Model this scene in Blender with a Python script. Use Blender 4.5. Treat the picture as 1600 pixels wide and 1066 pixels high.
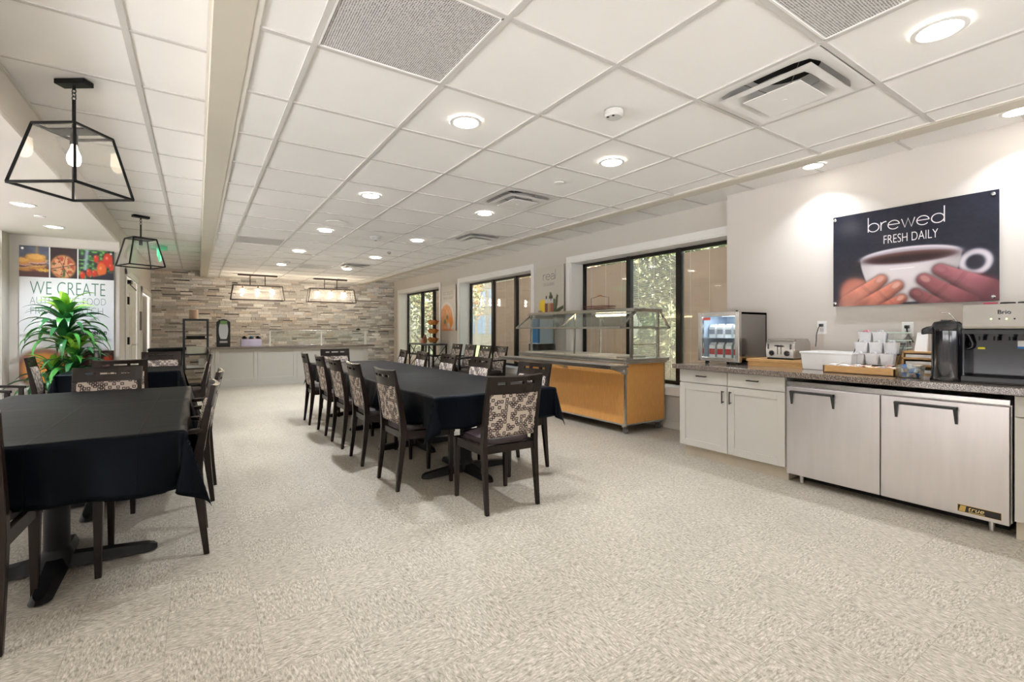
import bpy, bmesh, math, random
import numpy as np
from mathutils import Vector, Matrix
PI=math.pi
random.seed(7)
for o in list(bpy.data.objects): bpy.data.objects.remove(o)
S=bpy.context.scene; C=S.collection
# ---------------- camera -----------------
YAW=0.58718; FPX=738.9; HC=1.19
cam=bpy.data.cameras.new('camera'); co=bpy.data.objects.new('camera',cam); C.objects.link(co)
co.location=(0,0,HC); co.rotation_euler=(PI/2,0,-YAW)
cam.sensor_width=36; cam.lens=FPX/1600*36; cam.shift_y=-17.5/1600; cam.clip_start=.02; cam.clip_end=300
S.camera=co
# ---------------- world -------------------
W=bpy.data.worlds.new('sky'); S.world=W; W.use_nodes=True
wn=W.node_tree.nodes; wl=W.node_tree.links
bg=wn['Background']; sk=wn.new('ShaderNodeTexSky'); sk.sky_type='NISHITA'; sk.sun_disc=False
sk.sun_elevation=math.radians(42); sk.sun_rotation=math.radians(200); sk.dust_density=3; sk.air_density=1.4
mx=wn.new('ShaderNodeMixRGB'); mx.inputs[0].default_value=.65; mx.inputs[2].default_value=(.32,.34,.36,1)
wl.new(sk.outputs[0],mx.inputs[1]); wl.new(mx.outputs[0],bg.inputs[0]); bg.inputs[1].default_value=2.4
sun=bpy.data.lights.new('sun','SUN'); sun.energy=32; sun.color=(.92,.95,1); sun.angle=.02; so_=bpy.data.objects.new('sun',sun); C.objects.link(so_)
so_.rotation_euler=(math.radians(28),0,0); so_.location=(0,0,8)
# ---------------- exposure ----------------
S.view_settings.view_transform='Standard'; S.view_settings.look='None'
S.view_settings.gamma=1; S.view_settings.use_curve_mapping=False; S.view_settings.exposure=0.54
DOWN_W=6.5; COVE_W=4.2; BULB=30     # lamp strengths
# ---------------- helpers -----------------
def lin(c): 
    c=c/255.; return c/12.92 if c<=.04045 else ((c+.055)/1.055)**2.4
def rgb(r,g,b): return (lin(r),lin(g),lin(b),1)
sY,cY=math.sin(YAW),math.cos(YAW)
def yon(px,X):      # where the plane X = const meets the vertical line seen at px
    a=(px-800)/FPX; return X*(cY-a*sY)/(sY+a*cY)
def xon(px,Y):
    a=(px-800)/FPX; return Y*(sY+a*cY)/(cY-a*sY)
def zof(py,X,Y): return HC+(515.5-py)*(X*sY+Y*cY)/FPX
def N(nt,t,**k):
    n=nt.nodes.new(t)
    for a,b in k.items(): setattr(n,a,b)
    return n
MATS={}
def mat(name,col,rough=.5,metal=0,bump=0,bscale=60,var=0,vscale=8,emit=None,es=0,coat=0,stretch=None,alpha=1,trans=0,ior=1.45,spec=.5,sheen=0):
    if name in MATS: return MATS[name]
    m=bpy.data.materials.new(name); m.use_nodes=True; nt=m.node_tree; p=nt.nodes['Principled BSDF']
    p.inputs['Base Color'].default_value=col; p.inputs['Roughness'].default_value=rough; p.inputs['Metallic'].default_value=metal
    p.inputs['Specular IOR Level'].default_value=spec
    if coat: p.inputs['Coat Weight'].default_value=coat; p.inputs['Coat Roughness'].default_value=.08
    if sheen: p.inputs['Sheen Weight'].default_value=sheen
    if trans: p.inputs['Transmission Weight'].default_value=trans; p.inputs['IOR'].default_value=ior
    if emit: p.inputs['Emission Color'].default_value=emit; p.inputs['Emission Strength'].default_value=es
    tc=N(nt,'ShaderNodeTexCoord'); mp=N(nt,'ShaderNodeMapping')
    nt.links.new(tc.outputs['Object'],mp.inputs[0])
    if stretch: mp.inputs['Scale'].default_value=stretch
    nz=N(nt,'ShaderNodeTexNoise'); nz.inputs['Scale'].default_value=vscale; nz.inputs['Detail'].default_value=4
    nt.links.new(mp.outputs[0],nz.inputs[0])
    v=var if var else .03
    r=N(nt,'ShaderNodeMapRange'); r.inputs[3].default_value=1-v; r.inputs[4].default_value=1+v; r.inputs[1].default_value=.3; r.inputs[2].default_value=.7
    nt.links.new(nz.outputs[0],r.inputs[0])
    hs=N(nt,'ShaderNodeHueSaturation'); hs.inputs['Color'].default_value=col; nt.links.new(r.outputs[0],hs.inputs['Value'])
    nt.links.new(hs.outputs[0],p.inputs['Base Color'])
    if bump:
        n2=N(nt,'ShaderNodeTexNoise'); n2.inputs['Scale'].default_value=bscale; n2.inputs['Detail'].default_value=6
        nt.links.new(mp.outputs[0],n2.inputs[0]); b=N(nt,'ShaderNodeBump'); b.inputs['Strength'].default_value=bump; b.inputs['Distance'].default_value=.004
        nt.links.new(n2.outputs[0],b.inputs['Height']); nt.links.new(b.outputs[0],p.inputs['Normal'])
    MATS[name]=m; return m
def colattr_mat(name,rough=.5,coat=0,bump=0,nv=0):
    m=bpy.data.materials.new(name); m.use_nodes=True; nt=m.node_tree; p=nt.nodes['Principled BSDF']
    a=N(nt,'ShaderNodeVertexColor'); a.layer_name='col'
    p.inputs['Roughness'].default_value=rough
    if coat: p.inputs['Coat Weight'].default_value=coat; p.inputs['Coat Roughness'].default_value=.05
    tc=N(nt,'ShaderNodeTexCoord'); nz=N(nt,'ShaderNodeTexNoise'); nz.inputs['Scale'].default_value=35; nz.inputs['Detail'].default_value=7; nz.inputs['Roughness'].default_value=.7
    nt.links.new(tc.outputs['Object'],nz.inputs[0])
    r=N(nt,'ShaderNodeMapRange'); r.inputs[1].default_value=.3; r.inputs[2].default_value=.7; r.inputs[3].default_value=1-nv; r.inputs[4].default_value=1+nv
    nt.links.new(nz.outputs[0],r.inputs[0]); hs=N(nt,'ShaderNodeHueSaturation'); nt.links.new(a.outputs[0],hs.inputs['Color']); nt.links.new(r.outputs[0],hs.inputs['Value'])
    nt.links.new(hs.outputs[0],p.inputs['Base Color'])
    if bump:
        b=N(nt,'ShaderNodeBump'); b.inputs['Strength'].default_value=bump; b.inputs['Distance'].default_value=.01
        nt.links.new(nz.outputs[0],b.inputs['Height']); nt.links.new(b.outputs[0],p.inputs['Normal'])
    return m
class MB:
    def __init__(s): s.v=[]; s.f=[]; s.M=None
    def add(s,vs,fs):
        n=len(s.v)
        for p in vs:
            p=Vector(p)
            if s.M is not None: p=s.M@p
            s.v.append(tuple(p))
        s.f+= [tuple(i+n for i in f) for f in fs]; return s
    def box(s,x0,x1,y0,y1,z0,z1):
        return s.add([(x0,y0,z0),(x1,y0,z0),(x1,y1,z0),(x0,y1,z0),(x0,y0,z1),(x1,y0,z1),(x1,y1,z1),(x0,y1,z1)],
          [(0,3,2,1),(4,5,6,7),(0,1,5,4),(1,2,6,5),(2,3,7,6),(3,0,4,7)])
    def bar(s,p,q,w,h=None,up=(0,0,1),w2=None,h2=None):
        h=h or w; w2=w2 or w; h2=h2 or h
        p=Vector(p);q=Vector(q);d=(q-p).normalized();u=Vector(up)
        if abs(d.dot(u))>.98: u=Vector((0,1,0))
        a=d.cross(u).normalized();b=a.cross(d).normalized()
        vs=[]
        for c,ww,hh in ((p,w,h),(q,w2,h2)):
            for i,j in ((-1,-1),(1,-1),(1,1),(-1,1)): vs.append(c+a*i*ww/2+b*j*hh/2)
        return s.add(vs,[(0,3,2,1),(4,5,6,7),(0,1,5,4),(1,2,6,5),(2,3,7,6),(3,0,4,7)])
    def loft(s,rings,cap=True,close=True):
        n=len(rings[0]); vs=[p for r in rings for p in r]; fs=[]
        for k in range(len(rings)-1):
            for i in range(n if close else n-1):
                j=(i+1)%n; fs.append((k*n+i,k*n+j,(k+1)*n+j,(k+1)*n+i))
        if cap: fs.append(tuple(range(n))[::-1]); fs.append(tuple((len(rings)-1)*n+i for i in range(n)))
        return s.add(vs,fs)
    def tube(s,pts,r,seg=8,caps=True):
        pts=[Vector(p) for p in pts]; rings=[]
        rr=r if isinstance(r,(list,tuple)) else [r]*len(pts); prev=None
        for i,p in enumerate(pts):
            d=(pts[min(i+1,len(pts)-1)]-pts[max(i-1,0)]).normalized()
            if prev is None:
                u=Vector((0,0,1)) if abs(d.z)<.9 else Vector((1,0,0)); a=d.cross(u).normalized()
            else: a=(prev-d*prev.dot(d)).normalized()
            prev=a; b=d.cross(a)
            rings.append([p+(a*math.cos(t)+b*math.sin(t))*rr[i] for t in [2*PI*k/seg for k in range(seg)]])
        return s.loft(rings,caps)
    def lathe(s,prof,c=(0,0,0),seg=24,sx=1,sy=1,cap=True):
        rings=[[(c[0]+r*sx*math.cos(2*PI*k/seg),c[1]+r*sy*math.sin(2*PI*k/seg),c[2]+z) for k in range(seg)] for r,z in prof]
        return s.loft(rings,cap)
    def cyl(s,c,r,h,seg=24): return s.lathe([(r,0),(r,h)],c,seg)
    def disc(s,c,r,seg=32,axis='z'):
        return s.add([(c[0]+r*math.cos(2*PI*k/seg),c[1]+r*math.sin(2*PI*k/seg),c[2]) for k in range(seg)],[tuple(range(seg))])
    def prism(s,poly,z0,z1):
        return s.loft([[(x,y,z0) for x,y in poly],[(x,y,z1) for x,y in poly]])
    def polyX(s,poly,x0,x1):  # polygon in (y,z) extruded along X
        return s.loft([[(x0,y,z) for y,z in poly],[(x1,y,z) for y,z in poly]])
    def polyY(s,poly,y0,y1):
        return s.loft([[(x,y0,z) for x,z in poly],[(x,y1,z) for x,z in poly]])
def wmat(o):
    M=Matrix.LocRotScale(o.location,o.rotation_euler,None)
    return wmat(o.parent)@M if o.parent else M
def build(name,mb,m,parent=None,world=False,bevel=0,smooth=False,kind=None,label=None,sub=0,solid=0,loc=None):
    me=bpy.data.meshes.new(name); vs=mb.v
    o=bpy.data.objects.new(name,me); C.objects.link(o)
    if parent is not None: o.parent=parent
    if world and parent is not None:
        I=wmat(parent).inverted(); vs=[tuple(I@Vector(p)) for p in vs]
    if loc is not None and parent is None:
        o.location=loc; vs=[(p[0]-loc[0],p[1]-loc[1],p[2]-loc[2]) for p in vs]
    me.from_pydata(vs,[],mb.f); me.validate()
    b=bmesh.new(); b.from_mesh(me); bmesh.ops.recalc_face_normals(b,faces=b.faces); b.to_mesh(me); b.free()
    if m is not None: me.materials.append(m)
    if smooth:
        for p in me.polygons: p.use_smooth=True
        if smooth!='all': me.set_sharp_from_angle(angle=math.radians(40))
    if solid:
        k=o.modifiers.new('s','SOLIDIFY'); k.thickness=solid; k.offset=0
    if bevel:
        k=o.modifiers.new('b','BEVEL'); k.width=bevel; k.segments=2; k.limit_method='ANGLE'; k.angle_limit=math.radians(50)
    if sub:
        k=o.modifiers.new('u','SUBSURF'); k.levels=sub; k.render_levels=sub
    if kind: o['kind']=kind
    if label: o['label']=label
    return o
def tag(o,label,cat,group=None,kind=None):
    o['label']=label; o['category']=cat
    if group: o['group']=group
    if kind: o['kind']=kind
    return o
def thing(name,label,cat,loc=(0,0,0),rz=0,group=None):
    o=bpy.data.objects.new(name,None); o.empty_display_size=.1; C.objects.link(o)
    o.location=loc; o.rotation_euler=(0,0,rz); return tag(o,label,cat,group)
def sroot(name,loc=(0,0,0)):
    o=bpy.data.objects.new(name,None); o.empty_display_size=.1; C.objects.link(o); o.location=loc; o['kind']='structure'; return o
def struct(name,mb,m,**k): return build(name,mb,m,kind='structure',**k)
def dup(root,loc,rz,label,group=None):
    def cp(o,par):
        c=o.copy(); C.objects.link(c); c.parent=par
        for ch in list(o.children): cp(ch,c)
        return c
    kids=list(root.children); r=root.copy(); C.objects.link(r); r.location=loc; r.rotation_euler=(0,0,rz); r['label']=label
    if group: r['group']=group
    for ch in kids: cp(ch,r)
    return r
def text(name,body,size,m,parent,pos,rot,offset=0,ext=.0006,align='LEFT',sx=1,space=1,shear=0,label=None):
    cu=bpy.data.curves.new('t','FONT'); cu.body=body; cu.size=size; cu.offset=offset; cu.extrude=ext; cu.align_x=align; cu.space_character=space; cu.shear=shear
    t=bpy.data.objects.new('t',cu); C.objects.link(t); dg=bpy.context.evaluated_depsgraph_get(); dg.update()
    me=bpy.data.meshes.new_from_object(t.evaluated_get(dg)); bpy.data.objects.remove(t)
    R=Matrix.Translation(Vector(pos))@rot.to_4x4()@Matrix.Diagonal((sx,1,1,1))
    I=wmat(parent).inverted(); me.transform(I@R)
    me.materials.clear(); me.materials.append(m)
    o=bpy.data.objects.new(name,me); C.objects.link(o); o.parent=parent
    if label:o['label']=label
    return o
RX=Matrix(((0,0,-1),(-1,0,0),(0,1,0)))   # text on a wall facing -X : right = -Y, up = Z
RYm=Matrix(((1,0,0),(0,0,-1),(0,1,0)))   # text on a wall facing -Y : right = +X, up = Z
def lamp(name,parent,loc,power,r=.05,col=(.86,.905,.98),spread=2.1,kind='AREA',rot=None):
    l=bpy.data.lights.new(name,kind); l.energy=power; l.color=col
    if kind=='AREA': l.shape='DISK'; l.size=2*r; l.spread=spread
    else: l.shadow_soft_size=r
    o=bpy.data.objects.new(name,l); C.objects.link(o); o.parent=parent; o.location=loc
    if rot: o.rotation_euler=rot
    return o
# ---------------- materials ----------------
white_paint=mat('white_trim_paint',rgb(236,234,230),.4,var=.01)
wall_paint=mat('greige_wall_paint',rgb(206,200,190),.75,bump=.05,bscale=220,var=.015,vscale=2)
left_paint=mat('cream_wall_paint',rgb(213,206,198),.75,bump=.05,bscale=220,var=.015,vscale=2)
beam_paint=mat('beige_band_paint',rgb(203,196,180),.7,var=.01)
tile_m=mat('acoustic_tile',rgb(240,237,233),.9,bump=.12,bscale=300,var=.012,vscale=3)
tbar=mat('ceiling_grid_metal',rgb(205,201,196),.5,var=.01)  # greyer than the tiles to stand in for shadow lines along the grid
steel=mat('brushed_steel',rgb(222,218,218),.34,metal=1,bump=.02,bscale=30,var=.03,vscale=5,stretch=(1,5,.6))
steel2=mat('satin_steel',rgb(196,194,190),.22,metal=1,bump=.02,bscale=20,var=.04)
chrome=mat('chrome',rgb(215,215,215),.1,metal=1)
blackm=mat('black_metal',rgb(14,14,15),.42,var=.05,spec=.25)
black_pl=mat('black_plastic',rgb(18,19,22),.25,var=.03)
wood_dark=mat('espresso_wood',rgb(34,25,21),.26,spec=.30,var=.12,vscale=14,stretch=(4,4,.6),bump=.03,bscale=40)
seat_m=mat('aubergine_vinyl',rgb(50,38,40),.42,bump=.06,bscale=180)
cab_m=mat('cabinet_paint',rgb(194,190,180),.5,var=.01)
oak=mat('oak_laminate',rgb(216,156,84),.35,var=.12,vscale=22,stretch=(6,6,.5),bump=.02,bscale=60)
toek=mat('toe_kick_wood',rgb(192,180,160),.55,var=.08,vscale=6)
bamboo=mat('bamboo',rgb(208,164,106),.45,var=.12,vscale=20,stretch=(1,1,9))
glassm=None
def glass(name,tint=(.95,.98,.97),rough=0,op=.12,haze=0):   # reflection rises towards grazing angles
    m=bpy.data.materials.new(name); m.use_nodes=True; nt=m.node_tree; nt.nodes.remove(nt.nodes['Principled BSDF'])
    out=nt.nodes['Material Output']; t=N(nt,'ShaderNodeBsdfTransparent'); t.inputs[0].default_value=(*tint,1)
    g=N(nt,'ShaderNodeBsdfGlossy'); g.inputs['Roughness'].default_value=.02+rough; fl_=N(nt,'ShaderNodeLayerWeight'); fl_.inputs[0].default_value=.5; fr=N(nt,'ShaderNodeMath'); fr.operation='POWER'; fr.inputs[1].default_value=4.0; nt.links.new(fl_.outputs['Facing'],fr.inputs[0])
    nz=N(nt,'ShaderNodeTexNoise'); nz.inputs['Scale'].default_value=3
    mul=N(nt,'ShaderNodeMath'); mul.operation='MULTIPLY_ADD'; mul.inputs[1].default_value=.8; mul.inputs[2].default_value=.02+op*.15
    nt.links.new(fr.outputs[0],mul.inputs[0])
    x=N(nt,'ShaderNodeMixShader'); nt.links.new(mul.outputs[0],x.inputs[0]); nt.links.new(t.outputs[0],x.inputs[1]); nt.links.new(g.outputs[0],x.inputs[2])
    if haze:      # a pale diffuse share makes the glass whitish
        df=N(nt,'ShaderNodeBsdfTranslucent'); df.inputs[0].default_value=(.95,.94,.92,1); d2=N(nt,'ShaderNodeBsdfDiffuse'); d2.inputs[0].default_value=(.95,.94,.92,1); ad=N(nt,'ShaderNodeMixShader'); nt.links.new(df.outputs[0],ad.inputs[1]); nt.links.new(d2.outputs[0],ad.inputs[2])
        h=N(nt,'ShaderNodeMixShader'); h.inputs[0].default_value=haze; nt.links.new(x.outputs[0],h.inputs[1]); nt.links.new(ad.outputs[0],h.inputs[2]); x=h
    nt.links.new(x.outputs[0],out.inputs[0]); MATS[name]=m; return m
pane_m=glass('window_glass',(.98,.96,.94)); tint_m=glass('tinted_outer_glass',(.62,.64,.61)); clear=glass('clear_glass'); lampglass=glass('lamp_glass',(.99,.99,.98),.02,.12,.07)
def emis(name,col,st): return mat(name,col,.4,emit=col,es=st)
lens_m=emis('lit_lens',(1,.96,.9,1),14); bulb_m=emis('lit_bulb',(1,.80,.55,1),45)
def mk_floor():
    m=bpy.data.materials.new('vinyl_composition_tile'); m.use_nodes=True; nt=m.node_tree; p=nt.nodes['Principled BSDF']; L=nt.links.new
    tc=N(nt,'ShaderNodeTexCoord'); mp=N(nt,'ShaderNodeMapping'); mp.inputs['Location'].default_value=(-.206,.0,0); L(tc.outputs['Object'],mp.inputs[0])
    sc=N(nt,'ShaderNodeVectorMath',operation='SCALE'); sc.inputs[3].default_value=1/.305; L(mp.outputs[0],sc.inputs[0])
    fl=N(nt,'ShaderNodeVectorMath',operation='FLOOR'); L(sc.outputs[0],fl.inputs[0])
    fr=N(nt,'ShaderNodeVectorMath',operation='FRACTION'); L(sc.outputs[0],fr.inputs[0])
    sx=N(nt,'ShaderNodeSeparateXYZ'); L(fl.outputs[0],sx.inputs[0])
    ad=N(nt,'ShaderNodeMath',operation='ADD'); L(sx.outputs[0],ad.inputs[0]); L(sx.outputs[1],ad.inputs[1])
    mo=N(nt,'ShaderNodeMath',operation='FLOORED_MODULO'); mo.inputs[1].default_value=2; L(ad.outputs[0],mo.inputs[0])
    wn_=N(nt,'ShaderNodeTexWhiteNoise'); L(fl.outputs[0],wn_.inputs[0])
    def flecks(s):
        a=N(nt,'ShaderNodeMapping'); a.inputs['Scale'].default_value=s; L(tc.outputs['Object'],a.inputs[0])
        n=N(nt,'ShaderNodeTexNoise'); n.inputs['Scale'].default_value=85; n.inputs['Detail'].default_value=3; n.inputs['Roughness'].default_value=.65; n.inputs['Distortion'].default_value=.6; L(a.outputs[0],n.inputs[0]); return n
    a=flecks((.45,1.5,1)); b=flecks((1.5,.45,1))
    mixn=N(nt,'ShaderNodeMix'); mixn.data_type='FLOAT'; L(mo.outputs[0],mixn.inputs[0]); L(a.outputs[0],mixn.inputs[2]); L(b.outputs[0],mixn.inputs[3])
    cr=N(nt,'ShaderNodeValToRGB'); e=cr.color_ramp.elements; e[0].position=.34; e[0].color=rgb(132,124,108); e[1].position=.65; e[1].color=rgb(206,199,185)
    x=cr.color_ramp.elements.new(.43); x.color=rgb(164,156,140); x=cr.color_ramp.elements.new(.54); x.color=rgb(181,173,158); L(mixn.outputs[0],cr.inputs[0])
    v=N(nt,'ShaderNodeMapRange'); v.inputs[3].default_value=.965; v.inputs[4].default_value=1.03; L(wn_.outputs[0],v.inputs[0])
    hs=N(nt,'ShaderNodeHueSaturation'); L(cr.outputs[0],hs.inputs['Color']); L(v.outputs[0],hs.inputs['Value'])
    # seams
    s2=N(nt,'ShaderNodeSeparateXYZ'); L(fr.outputs[0],s2.inputs[0])
    def near(o):
        q=N(nt,'ShaderNodeMath',operation='PINGPONG'); q.inputs[1].default_value=.5; L(o,q.inputs[0])
        w=N(nt,'ShaderNodeMath',operation='LESS_THAN'); w.inputs[1].default_value=.0035; L(q.outputs[0],w.inputs[0]); return w
    m1=N(nt,'ShaderNodeMath',operation='MAXIMUM'); L(near(s2.outputs[0]).outputs[0],m1.inputs[0]); L(near(s2.outputs[1]).outputs[0],m1.inputs[1])
    m2=N(nt,'ShaderNodeMath',operation='MULTIPLY'); m2.inputs[1].default_value=.45; L(m1.outputs[0],m2.inputs[0])
    mc=N(nt,'ShaderNodeMixRGB'); mc.inputs[2].default_value=rgb(120,112,98); L(m2.outputs[0],mc.inputs[0]); L(hs.outputs[0],mc.inputs[1]); L(mc.outputs[0],p.inputs['Base Color'])
    p.inputs['Roughness'].default_value=.42; p.inputs['Specular IOR Level'].default_value=.35
    bp=N(nt,'ShaderNodeBump'); bp.inputs['Strength'].default_value=.12; bp.inputs['Distance'].default_value=.002; L(mixn.outputs[0],bp.inputs['Height']); L(bp.outputs[0],p.inputs['Normal'])
    return m
def mk_fabric():
    m=bpy.data.materials.new('square_pattern_fabric'); m.use_nodes=True; nt=m.node_tree; p=nt.nodes['Principled BSDF']; L=nt.links.new
    tc=N(nt,'ShaderNodeTexCoord'); mp=N(nt,'ShaderNodeMapping'); mp.inputs['Scale'].default_value=(40,40,40); L(tc.outputs['Object'],mp.inputs[0])
    sx=N(nt,'ShaderNodeSeparateXYZ'); L(mp.outputs[0],sx.inputs[0]); cb=N(nt,'ShaderNodeCombineXYZ'); L(sx.outputs[0],cb.inputs[0]); L(sx.outputs[2],cb.inputs[1])
    def layer(off,thr,seed):
        o=N(nt,'ShaderNodeVectorMath',operation='ADD'); o.inputs[1].default_value=(off[0],off[1],0); L(cb.outputs[0],o.inputs[0])
        fl=N(nt,'ShaderNodeVectorMath',operation='FLOOR'); fr=N(nt,'ShaderNodeVectorMath',operation='FRACTION'); L(o.outputs[0],fl.inputs[0]); L(o.outputs[0],fr.inputs[0])
        o2=N(nt,'ShaderNodeVectorMath',operation='ADD'); o2.inputs[1].default_value=(seed,0,0); L(fl.outputs[0],o2.inputs[0])
        w=N(nt,'ShaderNodeTexWhiteNoise'); L(o2.outputs[0],w.inputs[0])
        s=N(nt,'ShaderNodeVectorMath',operation='SUBTRACT'); s.inputs[1].default_value=(.5,.5,0); L(fr.outputs[0],s.inputs[0])
        ab=N(nt,'ShaderNodeVectorMath',operation='ABSOLUTE'); L(s.outputs[0],ab.inputs[0]); q=N(nt,'ShaderNodeSeparateXYZ'); L(ab.outputs[0],q.inputs[0])
        mxx=N(nt,'ShaderNodeMath',operation='MAXIMUM'); L(q.outputs[0],mxx.inputs[0]); L(q.outputs[1],mxx.inputs[1])
        d=N(nt,'ShaderNodeMath',operation='SUBTRACT'); d.inputs[1].default_value=.32; L(mxx.outputs[0],d.inputs[0])
        a=N(nt,'ShaderNodeMath',operation='ABSOLUTE'); L(d.outputs[0],a.inputs[0])
        l=N(nt,'ShaderNodeMath',operation='LESS_THAN'); l.inputs[1].default_value=.12; L(a.outputs[0],l.inputs[0])
        g=N(nt,'ShaderNodeMath',operation='GREATER_THAN'); g.inputs[1].default_value=thr; L(w.outputs[0],g.inputs[0])
        r=N(nt,'ShaderNodeMath',operation='MULTIPLY'); L(l.outputs[0],r.inputs[0]); L(g.outputs[0],r.inputs[1]); return r
    A=layer((0,0),.45,3); B=layer((.45,.5),.72,17)
    mxx=N(nt,'ShaderNodeMath',operation='MAXIMUM'); L(A.outputs[0],mxx.inputs[0]); L(B.outputs[0],mxx.inputs[1])
    mc=N(nt,'ShaderNodeMixRGB'); mc.inputs[1].default_value=rgb(196,183,170); mc.inputs[2].default_value=rgb(50,34,36); L(mxx.outputs[0],mc.inputs[0]); L(mc.outputs[0],p.inputs['Base Color'])
    p.inputs['Roughness'].default_value=.9
    return m
def mk_cloth():
    m=bpy.data.materials.new('black_tablecloth'); m.use_nodes=True; nt=m.node_tree; p=nt.nodes['Principled BSDF']; L=nt.links.new
    p.inputs['Base Color'].default_value=rgb(4,6,11); p.inputs['Roughness'].default_value=.42; p.inputs['Specular Tint'].default_value=(.72,.88,1.0,1); p.inputs['Specular IOR Level'].default_value=.10; p.inputs['Sheen Weight'].default_value=.0; p.inputs['Sheen Roughness'].default_value=.4  # blue specular tint imitates bluish window light reflected by the cloth
    tc=N(nt,'ShaderNodeTexCoord'); n=N(nt,'ShaderNodeTexNoise'); n.inputs['Scale'].default_value=5; n.inputs['Detail'].default_value=3; L(tc.outputs['Object'],n.inputs[0])
    sx=N(nt,'ShaderNodeSeparateXYZ'); L(tc.outputs['Object'],sx.inputs[0])
    acc=None
    for ax,per in ((0,.36),(1,.36)):
        q=N(nt,'ShaderNodeMath',operation='PINGPONG'); q.inputs[1].default_value=per/2; L(sx.outputs[ax],q.inputs[0])
        r=N(nt,'ShaderNodeMapRange'); r.inputs[1].default_value=0; r.inputs[2].default_value=.006; r.inputs[3].default_value=1; r.inputs[4].default_value=0; L(q.outputs[0],r.inputs[0])
        if acc is None: acc=r
        else:
            z=N(nt,'ShaderNodeMath',operation='ADD'); L(acc.outputs[0],z.inputs[0]); L(r.outputs[0],z.inputs[1]); acc=z
    z=N(nt,'ShaderNodeMath',operation='MULTIPLY_ADD'); z.inputs[1].default_value=1.5; L(n.outputs[0],z.inputs[0]); L(acc.outputs[0],z.inputs[2])
    b=N(nt,'ShaderNodeBump'); b.inputs['Strength'].default_value=.35; b.inputs['Distance'].default_value=.003; L(z.outputs[0],b.inputs['Height']); L(b.outputs[0],p.inputs['Normal'])
    return m
def mk_quartz():
    m=bpy.data.materials.new('speckled_stone_worktop'); m.use_nodes=True; nt=m.node_tree; p=nt.nodes['Principled BSDF']; L=nt.links.new
    tc=N(nt,'ShaderNodeTexCoord'); n=N(nt,'ShaderNodeTexNoise'); n.inputs['Scale'].default_value=160; n.inputs['Detail'].default_value=3; L(tc.outputs['Object'],n.inputs[0])
    cr=N(nt,'ShaderNodeValToRGB'); e=cr.color_ramp.elements; e[0].position=.36; e[0].color=rgb(78,66,58); e[1].position=.66; e[1].color=rgb(176,164,152)
    x=e.new(.5); x.color=rgb(118,106,97); L(n.outputs[0],cr.inputs[0]); L(cr.outputs[0],p.inputs['Base Color']); p.inputs['Roughness'].default_value=.12; return m
def mk_grille():
    m=bpy.data.materials.new('perforated_grille'); m.use_nodes=True; nt=m.node_tree; p=nt.nodes['Principled BSDF']; L=nt.links.new
    tc=N(nt,'ShaderNodeTexCoord'); v=N(nt,'ShaderNodeTexVoronoi'); v.inputs['Scale'].default_value=110; v.inputs['Randomness'].default_value=.15; L(tc.outputs['Object'],v.inputs[0])
    cr=N(nt,'ShaderNodeValToRGB'); e=cr.color_ramp.elements; e[0].position=.34; e[0].color=rgb(72,70,69); e[1].position=.46; e[1].color=rgb(214,212,210); L(v.outputs['Distance'],cr.inputs[0]); L(cr.outputs[0],p.inputs['Base Color']); p.inputs['Roughness'].default_value=.6; return m
floor_m=mk_floor(); fabric_m=mk_fabric(); cloth_m=mk_cloth(); quartz=mk_quartz(); grille_m=mk_grille()
# =============== STRUCTURE =================
GZ0=-.15; ZM=2.433; ZH=2.585; YB=13.35; XW=4.76; XC=4.61; XL=-.87
fb=MB(); fb.add([(-3.6,-3.2,0),(5.05,-3.2,0),(5.05,YB+.1,0),(-3.6,YB+.1,0)],[(0,1,2,3)]); struct('floor',fb,floor_m)
sl=MB(); sl.box(-3.7,5.1,-3.3,YB+.2,-.12,-.01); struct('floor',sl,wall_paint)
rf=MB(); rf.box(-3.7,5.2,-3.3,YB+.2,2.8,2.9); struct('ceiling',rf,tile_m)  # unseen slab above the ceilings, added to keep sky light out
# window wall with three openings
WZ0,WZ1=.49,2.22
wins=[('window_1',10.25,12.92),('window_2',6.55,9.2),('window_3',2.93,5.53)]
w=MB(); ys=[2.87]+[v for n,a,b in sorted(wins,key=lambda q:q[1]) for v in (a,b)]+[YB+.1]
w.box(XW,5.08,2.87,YB+.1,0,WZ0); w.box(XW,5.08,2.87,YB+.1,WZ1,2.8)
for k in range(0,len(ys),2):
    if ys[k+1]-ys[k]>.01: w.box(XW,5.08,ys[k],ys[k+1],WZ0,WZ1)
struct('wall_right',w,wall_paint)
w=MB(); w.box(XC,5.08,-3.2,2.87,0,2.8); struct('wall_right',w,left_paint)
w=MB()
w.box(XL-.14,XL,8.2,8.78,0,2.8); w.box(XL-.14,XL,8.78,10.6,2.06,2.8); w.box(XL-.14,XL,10.6,11.12,0,2.8); w.box(XL-.14,XL,11.12,13.2,2.0,2.8); w.box(XL-.14,XL,13.2,YB+.1,0,2.8)
struct('wall_left',w,left_paint)
w=MB(); w.box(-1.91,XL-.14,8.2,8.34,0,2.8); struct('wall_back',w,left_paint); w=MB(); w.box(-2.05,-1.91,7.94,8.34,0,2.8); struct('wall_left',w,left_paint)
w=MB(); w.box(-3.6,-2.05,7.94,8.1,0,2.8); 
for a,b in ((-3.3,-2.6),(.9,1.2),(4.2,4.5),(7.2,8.1)): w.box(-3.75,-3.6,a,b,.1,2.3)
w.box(-3.75,-3.6,-3.3,8.1,0,.1); w.box(-3.75,-3.6,-3.3,8.1,2.3,2.8); struct('wall_left',w,left_paint)  # unseen left wall; its openings are added to let daylight in
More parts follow.
